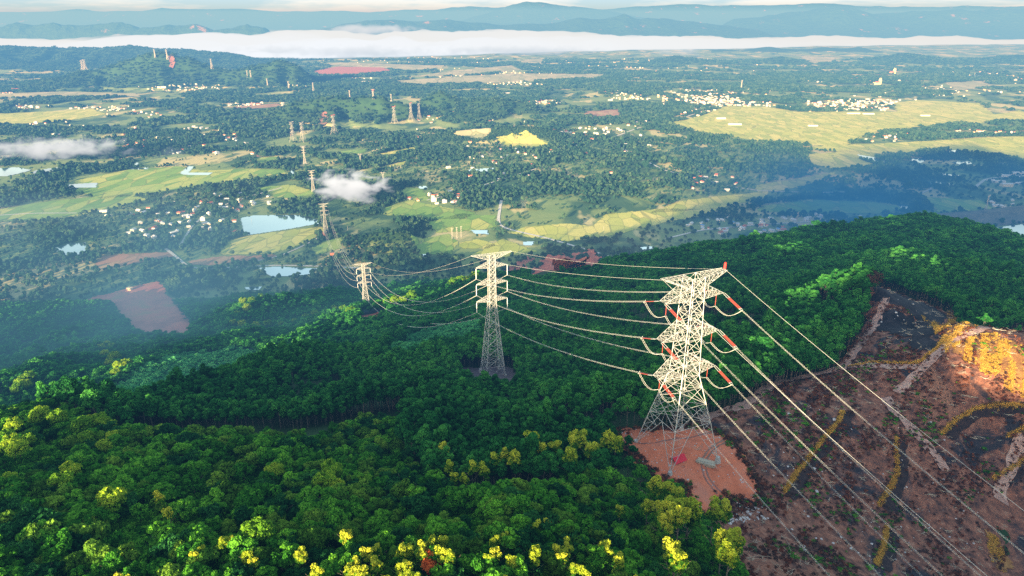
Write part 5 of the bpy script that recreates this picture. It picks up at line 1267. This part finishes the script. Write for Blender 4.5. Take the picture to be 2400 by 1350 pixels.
for a in [(2375,408,90,16,6,'longest pale shed on the rise above the shaded plain',R(12)), (2400,417,90,16,6,'second long pale shed in the terraced shed yard',R(12)), (2352,414,40,14,6,'short pale shed at the road end',R(-20)), (2340,428,36,14,6,'low pale shed below the shed yard road',R(-10)),
          (2358,437,34,16,9,'square cream building below the sheds',R(0),'roof_white','cream_wall'), (2322,425,26,10,5,'small white shed among shaded bushes',R(20)), (2392,431,44,12,5,'thin white shed on the eastern rise',R(5)),
          (1722,293,64,18,6,'very long white shed in the golden rice plain',R(-4)), (1690,279,46,18,6,'wide white shed at the corner of the golden rice plain',R(5)), (2000,267,70,10,5,'white greenhouse strip across the golden rice plain',R(0)), (2035,268,60,14,5,'short white greenhouse strip on the golden rice plain',R(0)),
          (1905,296,46,12,5,'pale shed by the village road on the rice plain',R(-4)), (1195,222,110,30,10,'cream factory shed in the far wood',R(4),'roof_white','cream_wall'), (855,194,80,30,9,'pale factory beside the bare quarry',R(4)), (380,206,60,20,9,'white school at the foot of the pylon hill',R(3)), (35,211,70,24,9,'cream hall on the western edge of the plain',R(3),'roof_red','cream_wall'),
          (242,497,22,10,5,'pale farm shed in the misty western wood',R(10)), (255,508,18,9,5,'second pale farm shed in the misty western wood',R(-15)), (306,548,16,10,5,'white barn beside the shaded village lane',R(25)), (2168,272,50,12,5,'pale shed on the far side of the rice plain',R(0))]: shed(*a)
def church(px, py, sc, lab):
    x, y, z = unproject(px, py); t = empty('church', (x, y, z), R(25)); t.scale = (sc, sc, sc); tag(t, lab, 'church')
    V, F, MI = [], [], []; box(V, F, MI, (0, 0, 6), (40, 16, 13), 0); me = bpy.data.meshes.new('nave'); me.from_pydata(V, [], F); me.materials.append(M['cream_wall']); obj('nave', me, t)
    me = bpy.data.meshes.new('roof'); me.from_pydata([(-20.5, -8.6, 12.6), (20.5, -8.6, 12.6), (20.5, 8.6, 12.6), (-20.5, 8.6, 12.6), (-20.5, 0, 20), (20.5, 0, 20)], [], [(0, 1, 5, 4), (2, 3, 4, 5), (0, 4, 3), (1, 2, 5), (3, 2, 1, 0)]); me.materials.append(M['roof_red']); obj('roof', me, t)
    for dy in (-5, 5):
        V, F, MI = [], [], []; box(V, F, MI, (23.6, dy, 14), (7, 7, 30), 0); me = bpy.data.meshes.new('tower'); me.from_pydata(V, [], F); me.materials.append(M['cream_wall']); tw_ = obj('tower', me, t)
        me = bpy.data.meshes.new('spire'); me.from_pydata([(20, dy - 3.6, 29), (27.2, dy - 3.6, 29), (27.2, dy + 3.6, 29), (20, dy + 3.6, 29), (23.6, dy, 44)], [], [(0, 1, 4), (1, 2, 4), (2, 3, 4), (3, 0, 4), (3, 2, 1, 0)]); me.materials.append(M['cream_wall']); obj('spire', me, tw_)
church(2090, 174, 1.35, 'cream church with tall front towers near the far canal'); church(2056, 198, 1.2, 'cream church with a spire in the far town')
# yellow hut on the red field
x, y, z = unproject(305, 681); t = empty('hut', (x, y, z), R(-20)); tag(t, 'small yellow hut at the top of the large red field', 'hut')
V, F, MI = [], [], []; box(V, F, MI, (0, 0, 2.6), (9, 6, 6.2), 0); me = bpy.data.meshes.new('wall'); me.from_pydata(V, [], F); me.materials.append(M['cream_wall']); wl = obj('wall', me, t)
V, F, MI = [], [], []; box(V, F, MI, (0, 0, 6.0), (10.4, 7.4, .6), 0); me = bpy.data.meshes.new('roof'); me.from_pydata(V, [], F); me.materials.append(M['cream_wall']); obj('roof', me, t)
for dx in (-2.4, 2.0):
    V, F, MI = [], [], []; box(V, F, MI, (dx, -3.04, 3.4), (2.2, .12, 2.4), 0); me = bpy.data.meshes.new('window'); me.from_pydata(V, [], F); me.materials.append(M['window']); obj('window', me, t)
for px, w_, lab in ((779, 9, 'wider orange brick stack below the valley pylons'), (792, 7, 'narrower orange brick stack below the valley pylons')):
    x, y, z = unproject(px, 602); V, F, MI = [], [], []
    for lvl in range(5): box(V, F, MI, (0, 0, .8 + lvl * 1.9), (w_ - .25 * (lvl % 2), 6 - .3 * (lvl % 2), 1.88), 0)
    me = bpy.data.meshes.new('brick_stack'); me.from_pydata(V, [], F); me.materials.append(M['brick']); tag(obj('brick_stack', me, None, (x, y, z), R(12)), lab, 'brick stack')
# things left on the pad
x, y, z = unproject(1652, 1096); z = float(near_z(x, y)) + 1.4
V, F, MI = [], [], []
for j in range(4):
    for i in range(5): box(V, F, MI, (i * .55 - 1.1 + rng.normal() * .08, rng.normal() * .25, .2 + j * .3), (.5, 6.0 + rng.normal() * .5, .28), 0, rng.normal() * .05)
me = bpy.data.meshes.new('timber_pile'); me.from_pydata(V, [], F); me.materials.append(M['timber']); tag(obj('timber_pile', me, None, (x, y, z), R(62)), 'pile of grey timber lying on the red pad beside a pylon leg', 'timber pile')
x, y, z = unproject(1588, 1086); z = float(near_z(x, y)) + 1.4
gx_, gy_ = np.meshgrid(np.linspace(-2.6, 2.6, 16), np.linspace(-1.9, 1.9, 12)); hz2 = 2.0 * np.clip(1 - np.abs(gy_) / 2.0, 0, 1) * (.85 + .2 * fbm(gx_, gy_, 3, 2)) + .1
me = make_mesh('tarpaulin', np.stack([gx_, gy_, hz2], -1), grid_faces(16, 12), M['tarp'], smooth=False); tag(obj('tarpaulin', me, None, (x, y, z), R(30)), 'bright red tarpaulin heaped under the huge pylon', 'tarpaulin')
# valley woods
X, Y = jgrid(-2700, 2700, 900, 3300, 8.2, .5)
k = in_view(X, Y, 1.06, 60) & (near_z(X, Y) < 1.0) & ~any_inside(CLEAR, X, Y)
X, Y = X[k], Y[k]; gz = ground_z(X, Y)
w = fbm(X / 120, Y / 120, 101, 4) + .25 * (fbm(X / 30, Y / 30, 103, 2) - .5); PXv, PYv = to_px(X, Y, 0)
dens = np.clip((w - .49) * 13, .03, 1)
dens = np.where(gz > 6, 1.0, dens)
dens = np.where((PYv > 600) | ((PXv < 560) & (PYv > 440)), np.maximum(dens, .28), dens)
dens = np.where((PYv < 440) & (PYv > 330) & (PXv > 850) & (PXv < 1900), np.maximum(dens, .16), dens)
dens = np.where((PXv > 1500) & (PYv > 400), np.maximum(dens * .8, .12), dens)
hx = np.array(HOUSE_XY); hk = np.zeros(len(X), bool)
for a in range(0, len(hx), 40): hk |= (np.hypot(X[:, None] - hx[None, a:a + 40, 0], (Y[:, None] - hx[None, a:a + 40, 1] + 5) * .7) < 11).any(1)
k = (rng.random(len(X)) < dens) & ~hk; X, Y, gz = X[k], Y[k], gz[k]; n = len(X); s = rng.lognormal(-.28, .28, n) * np.where(gz > 6, .7, 1)
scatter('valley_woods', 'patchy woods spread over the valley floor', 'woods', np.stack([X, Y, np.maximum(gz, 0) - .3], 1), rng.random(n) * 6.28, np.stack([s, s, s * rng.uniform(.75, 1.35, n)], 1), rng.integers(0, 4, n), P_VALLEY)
print('valley trees', n)
X, Y = jgrid(-6800, 6800, 3300, 9300, 27, .5)
k = in_view(X, Y, 1.04, 60) & ~any_inside(CLEAR, X, Y); X, Y = X[k], Y[k]; gz = ground_z(X, Y)
w = fbm(X / 420, Y / 330, 111, 4) + .2 * (fbm(X / 90, Y / 80, 113, 2) - .5)
dens = np.where(gz > 12, .9, np.clip((w - .465) * 10, .03, .9)) * np.where(Y > 6500, .6, 1)
k = rng.random(len(X)) < dens; X, Y, gz = X[k], Y[k], gz[k]; n = len(X); s = rng.uniform(.8, 1.5, n) * np.where(gz > 12, .72, 1)
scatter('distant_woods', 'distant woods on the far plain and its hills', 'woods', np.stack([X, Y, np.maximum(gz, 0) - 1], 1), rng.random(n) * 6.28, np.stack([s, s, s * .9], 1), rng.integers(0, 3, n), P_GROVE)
print('groves', n)
# ---------------------------------------------------------------- air, fog, light, camera
def vol_mat(name, sig, lim):
    """air that swallows light by sig (per metre, r g b) and tends to the tint lim"""
    t = NT(name); mx = max(sig)
    a = t.n('ShaderNodeVolumeAbsorption'); a.inputs['Density'].default_value = mx
    a.inputs['Color'].default_value = (*[1 - s / mx for s in sig], 1)
    e = t.n('ShaderNodeEmission'); E = [s * q for s, q in zip(sig, lim)]; me = max(E)  # air glows by emission in place of scattered sunlight
    e.inputs['Color'].default_value = (*[q / me for q in E], 1); e.inputs['Strength'].default_value = me
    ad = t.n('ShaderNodeAddShader'); t.l(a.outputs[0], ad.inputs[0]); t.l(e.outputs[0], ad.inputs[1]); t.l(ad.outputs[0], t.out.inputs['Volume'])
    t.m.cycles.homogeneous_volume = True
    return t.m
V = np.array([(x, y, z) for z in (-60, 760) for y in (-6000, 60000) for x in (-60000, 60000)])
F = np.array([(0, 2, 3, 1), (4, 5, 7, 6), (0, 1, 5, 4), (2, 6, 7, 3), (0, 4, 6, 2), (1, 3, 7, 5)])
o = obj('haze', make_mesh('haze', V, F, vol_mat('haze_air', (2.8e-5, 6.6e-5, 1.25e-4), (.46, .61, .66))))
tag(o, 'thin blue morning haze filling the whole valley', 'haze', kind='stuff')
def puff(name, label, mat, c, r, seed, n=64, rough=.35, kind='stuff', flat_=1.0):
    import bmesh
    bm = bmesh.new(); bmesh.ops.create_icosphere(bm, subdivisions=5, radius=1.0)
    q = np.array([v.co[:] for v in bm.verts])
    d = fbm(q[:, 0] * 1.7 + seed, q[:, 1] * 1.7 + q[:, 2] * 1.3, seed, 4) - .5 + .5 * (fbm(q[:, 0] * 5 + seed, q[:, 2] * 5 + q[:, 1] * 3, seed + 4, 3) - .5)
    q = q * (1 + rough * 2 * d)[:, None] * np.array(r)
    for v, p in zip(bm.verts, q): v.co = Vector(p)
    me = bpy.data.meshes.new(name); bm.to_mesh(me); bm.free(); me.materials.append(mat)
    o = obj(name, me, loc=c); return tag(o, label, 'cloud', kind=kind)
FOG = vol_mat('fog_white', (1/140,) * 3, (1.06, 1.27, 1.85))
MIST = vol_mat('mist_thin', (1/260,) * 3, (.80, .83, .86)); MISTB = vol_mat('mist_blue', (1/6000, 1/2200, 1/1100), (.10, .30, .56)); MISTC = vol_mat('mist_soft', (1/170,) * 3, (.84, .82, .80))
# fog bank
nx, ny = 420, 90
xs = np.linspace(-11500, 14500, nx); t = np.linspace(0, 1, ny); X, T = np.meshgrid(xs, t)
y0 = np.interp(xs, [-11500,-5000,-3500,-1500,0,2000,4000,6000,9000,14500], [9300,9300,9000,9600,10800,11800,12400,13500,14200,14500]) + (fbm(xs / 700, xs * 0, 5, 4) - .5) * 900
Yf_ = y0[None] + T * (16200 - y0[None])
top = np.interp(xs, [-11500,-3000,-1000,1500,5000,14500], [135,180,190,140,95,75])[None] * np.clip(T * 5, 0, 1) ** .6 * np.clip((1 - T) * 6, 0, 1) ** .5
top = top * np.clip(2.6 * fbm(X / 1300, Yf_ / 900, 15, 5) - .42, .05, 1.5) + 8 + 60 * np.clip(T * 12, 0, 1) * np.clip((1 - T) * 8, 0, 1) * (fbm(X / 260, Yf_ / 260, 17, 4) - .5)
top = np.maximum(top, 7)
V = np.concatenate([np.stack([X, Yf_, top], -1).reshape(-1, 3), np.stack([X, Yf_, np.full_like(X, 5)], -1).reshape(-1, 3)])
g = grid_faces(nx, ny); N_ = nx * ny
side = []
for e in (np.arange(nx), np.arange(nx) + (ny - 1) * nx, np.arange(ny) * nx, np.arange(ny) * nx + nx - 1):
    side.append(np.stack([e[:-1], e[1:], e[1:] + N_, e[:-1] + N_], 1))
o = obj('fog', make_mesh('fog', V, [g, g[:, ::-1] + N_, *side], FOG)); tag(o, 'thick white fog bank lying across the far plain', 'fog', kind='stuff')
def P3(px, py, Y): return at(px, py, Y)
def wisp(name, label, c, r, sig, lim, seed, nscale=1.0, cover=.45):
    t = NT(name); p = t.pos((1, 1, 1), obj_space=True)
    ln = t.n('ShaderNodeVectorMath', operation='LENGTH'); t.l(p, ln.inputs[0])
    mp = t.n('ShaderNodeMapping'); mp.inputs['Scale'].default_value = (r[0] / r[2] * .55, r[1] / r[2] * .55, 1.0); mp.inputs['Location'].default_value = (seed, seed * .7, 0); t.l(p, mp.inputs['Vector'])
    n = t.noise(nscale, 5, .6, mp.outputs[0], .3)
    f = t.math('SUBTRACT', t.math('ADD', t.math('SUBTRACT', 1.0, ln.outputs['Value']), t.math('MULTIPLY', t.math('SUBTRACT', n, .5), 2.6)), cover)
    f = t.n('ShaderNodeMath', operation='MAXIMUM').outputs[0] if False else t.math('MAXIMUM', f, 0.0)
    f = t.math('MINIMUM', f, 1.0)
    sp = t.n('ShaderNodeSeparateXYZ'); t.l(p, sp.inputs[0])
    a = t.n('ShaderNodeVolumeAbsorption'); a.inputs['Color'].default_value = (0, 0, 0, 1); t.l(t.math('MULTIPLY', f, sig), a.inputs['Density'])
    tone = t.mix(t.step(sp.outputs[2], -.5, .5), tuple(q * .72 for q in lim), lim)  # undersides painted darker: their shade is put into the glow colour
    e = t.n('ShaderNodeEmission'); t.l(tone, e.inputs['Color']); t.l(t.math('MULTIPLY', f, sig), e.inputs['Strength'])  # vapour glows by itself in place of scattered sunlight
    ad = t.n('ShaderNodeAddShader'); t.l(a.outputs[0], ad.inputs[0]); t.l(e.outputs[0], ad.inputs[1]); t.l(ad.outputs[0], t.out.inputs['Volume'])
    V = np.array([(x, y, z) for z in (-1, 1) for y in (-1, 1) for x in (-1, 1)], float)
    o = obj(name, make_mesh(name, V, F, t.m), None, c); o.scale = r
    return tag(o, label, 'cloud')
F = np.array([(0, 2, 3, 1), (4, 5, 7, 6), (0, 1, 5, 4), (2, 6, 7, 3), (0, 4, 6, 2), (1, 3, 7, 5)])
wisp('cloud', 'small white cloud puff drifting over the pylon row', P3(822, 438, 1900), (130, 90, 46), .10, (1.12, 1.12, 1.12), 3, 1.5, .28)
wisp('cloud', 'long ragged mist bank over the western fields', P3(130, 347, 2500), (300, 120, 44), .035, (1.0, 1.03, 1.06), 9, 1.3, .24)
wisp('cloud', 'thin mist scrap over the red roofed hamlet', P3(395, 360, 2450), (110, 80, 30), .005, (.70, .77, .82), 19, 1.3, .4)
wisp('cloud', 'fog wisp spilling over the far dark hills', P3(1590, 122, 9500), (620, 400, 110), .004, (.98, 1.1, 1.4), 12, 1.2, .4)
wisp('cloud', 'white fog tongue lapping against the teal range', P3(870, 74, 15800), (1500, 700, 230), .008, (1.0, 1.2, 1.9), 31, 1.0, .35)
wisp('cloud', 'ragged lower fringe of the fog bank above the quarry', P3(780, 122, 9600), (2000, 700, 120), .008, (.86, 1.0, 1.36), 37, 1.0, .35)
wisp('cloud', 'ragged lower fringe of the fog bank in mid valley', P3(1200, 118, 10400), (1900, 700, 100), .006, (.86, 1.0, 1.36), 41, 1.0, .35)
for a in [('mist', 'blue haze lying over the lower western slopes', (-430, 800, 120), (430, 330, 110), .0018, (.17, .42, .58), 71, .4, .12),
          ('mist', 'soft blue mist drifting over the shaded western valley', (-640, 1120, 60), (620, 420, 130), .0024, (.20, .45, .60), 51, .5, .22),
          ('mist', 'pale mist over the western paddies and ponds', (-1150, 1700, 50), (800, 420, 80), .0014, (.36, .55, .64), 57, .5, .30),
          ('mist', 'deep blue mist added to darken the mountain shadow', (1250, 1900, 20), (1000, 760, 110), .0030, (.012, .13, .34), 61, .35, .05),  # dark blue volume put in to deepen the shadow wedge
          ('mist', 'thin bright mist along the shadow edge', (100, 1480, 20), (760, 260, 70), .0010, (.45, .58, .62), 67, .5, .30)]:
    tag(wisp(*a), kind='stuff')
w = bpy.data.worlds.new('World'); scene.world = w; w.use_nodes = True
nt = w.node_tree; nt.nodes.clear()
sky = nt.nodes.new('ShaderNodeTexSky'); sky.sky_type = 'NISHITA'; sky.sun_disc = False
sky.sun_elevation = SUN_EL; sky.sun_rotation = math.pi + SUN_AZ; sky.altitude = 300; sky.air_density = 1.2; sky.dust_density = 1.5
tc = nt.nodes.new('ShaderNodeTexCoord'); mp = nt.nodes.new('ShaderNodeMapping'); mp.inputs['Scale'].default_value = (3, 3, 26)
nt.links.new(tc.outputs['Generated'], mp.inputs[0])
nz = nt.nodes.new('ShaderNodeTexNoise'); nz.inputs['Scale'].default_value = 2.2; nz.inputs['Detail'].default_value = 6; nz.inputs['Roughness'].default_value = .6
nt.links.new(mp.outputs[0], nz.inputs['Vector'])
mr = nt.nodes.new('ShaderNodeMapRange'); mr.inputs['From Min'].default_value = .20; mr.inputs['From Max'].default_value = .40; mr.inputs['To Max'].default_value = .95
nt.links.new(nz.outputs['Fac'], mr.inputs['Value'])
mx = nt.nodes.new('ShaderNodeMix'); mx.data_type = 'RGBA'; mx.inputs[7].default_value = (2.7, 3.3, 4.3, 1)
sp = nt.nodes.new('ShaderNodeSeparateXYZ'); nt.links.new(tc.outputs['Generated'], sp.inputs[0])
lo = nt.nodes.new('ShaderNodeMapRange'); lo.inputs['From Min'].default_value = .25; lo.inputs['From Max'].default_value = .05; nt.links.new(sp.outputs[2], lo.inputs['Value'])
ml = nt.nodes.new('ShaderNodeMath'); ml.operation = 'MULTIPLY'; nt.links.new(mr.outputs[0], ml.inputs[0]); nt.links.new(lo.outputs[0], ml.inputs[1]); nt.links.new(ml.outputs[0], mx.inputs[0]); nt.links.new(sky.outputs[0], mx.inputs[6])
hz_ = nt.nodes.new('ShaderNodeMix'); hz_.data_type = 'RGBA'; hz_.inputs[6].default_value = (1.25, 1.9, 2.9, 1); hz_.inputs[7].default_value = (2.3, 2.8, 3.7, 1)
m2 = nt.nodes.new('ShaderNodeMapRange'); m2.inputs['From Min'].default_value = .42; m2.inputs['From Max'].default_value = .60; nt.links.new(nz.outputs['Fac'], m2.inputs['Value']); nt.links.new(m2.outputs[0], hz_.inputs[0])
m3 = nt.nodes.new('ShaderNodeMapRange'); m3.inputs['From Min'].default_value = .14; m3.inputs['From Max'].default_value = .06; nt.links.new(sp.outputs[2], m3.inputs['Value'])
mx0 = mx; mx = nt.nodes.new('ShaderNodeMix'); mx.data_type = 'RGBA'; nt.links.new(m3.outputs[0], mx.inputs[0]); nt.links.new(mx0.outputs[2], mx.inputs[6]); nt.links.new(hz_.outputs[2], mx.inputs[7])
bg = nt.nodes.new('ShaderNodeBackground'); bg.inputs['Strength'].default_value = .52
nt.links.new(mx.outputs[2], bg.inputs['Color']); wo = nt.nodes.new('ShaderNodeOutputWorld'); nt.links.new(bg.outputs[0], wo.inputs[0])
L = bpy.data.lights.new('sun', 'SUN'); L.energy = 20; L.angle = R(.5); L.color = (1.0, .87, .63)
so = bpy.data.objects.new('sun', L); COL.objects.link(so)
d = Vector((math.sin(SUN_AZ) * math.cos(SUN_EL), math.cos(SUN_AZ) * math.cos(SUN_EL), -math.sin(SUN_EL)))
so.rotation_euler = d.to_track_quat('-Z', 'Y').to_euler()
cam = bpy.data.cameras.new('camera'); cam.lens = FPX / 2400 * 36; cam.sensor_width = 36; cam.clip_start = 1; cam.clip_end = 120000
co = bpy.data.objects.new('camera', cam); co.location = (0, 0, CAMZ); co.rotation_euler = (R(90) - TILT, 0, 0); COL.objects.link(co)
scene.camera = co
scene.render.engine = 'CYCLES'
scene.view_settings.view_transform = 'Standard'; scene.view_settings.look = 'None'; scene.view_settings.exposure = 0
c = scene.cycles
c.max_bounces = 6; c.diffuse_bounces = 3; c.glossy_bounces = 3; c.transmission_bounces = 4; c.transparent_max_bounces = 48; c.volume_bounces = 0
c.use_denoising = False; c.denoiser = 'OPENIMAGEDENOISE'; c.denoising_input_passes = 'RGB_ALBEDO_NORMAL'
c.sample_clamp_indirect = 6; c.volume_step_rate = .5; c.volume_preview_step_rate = .5
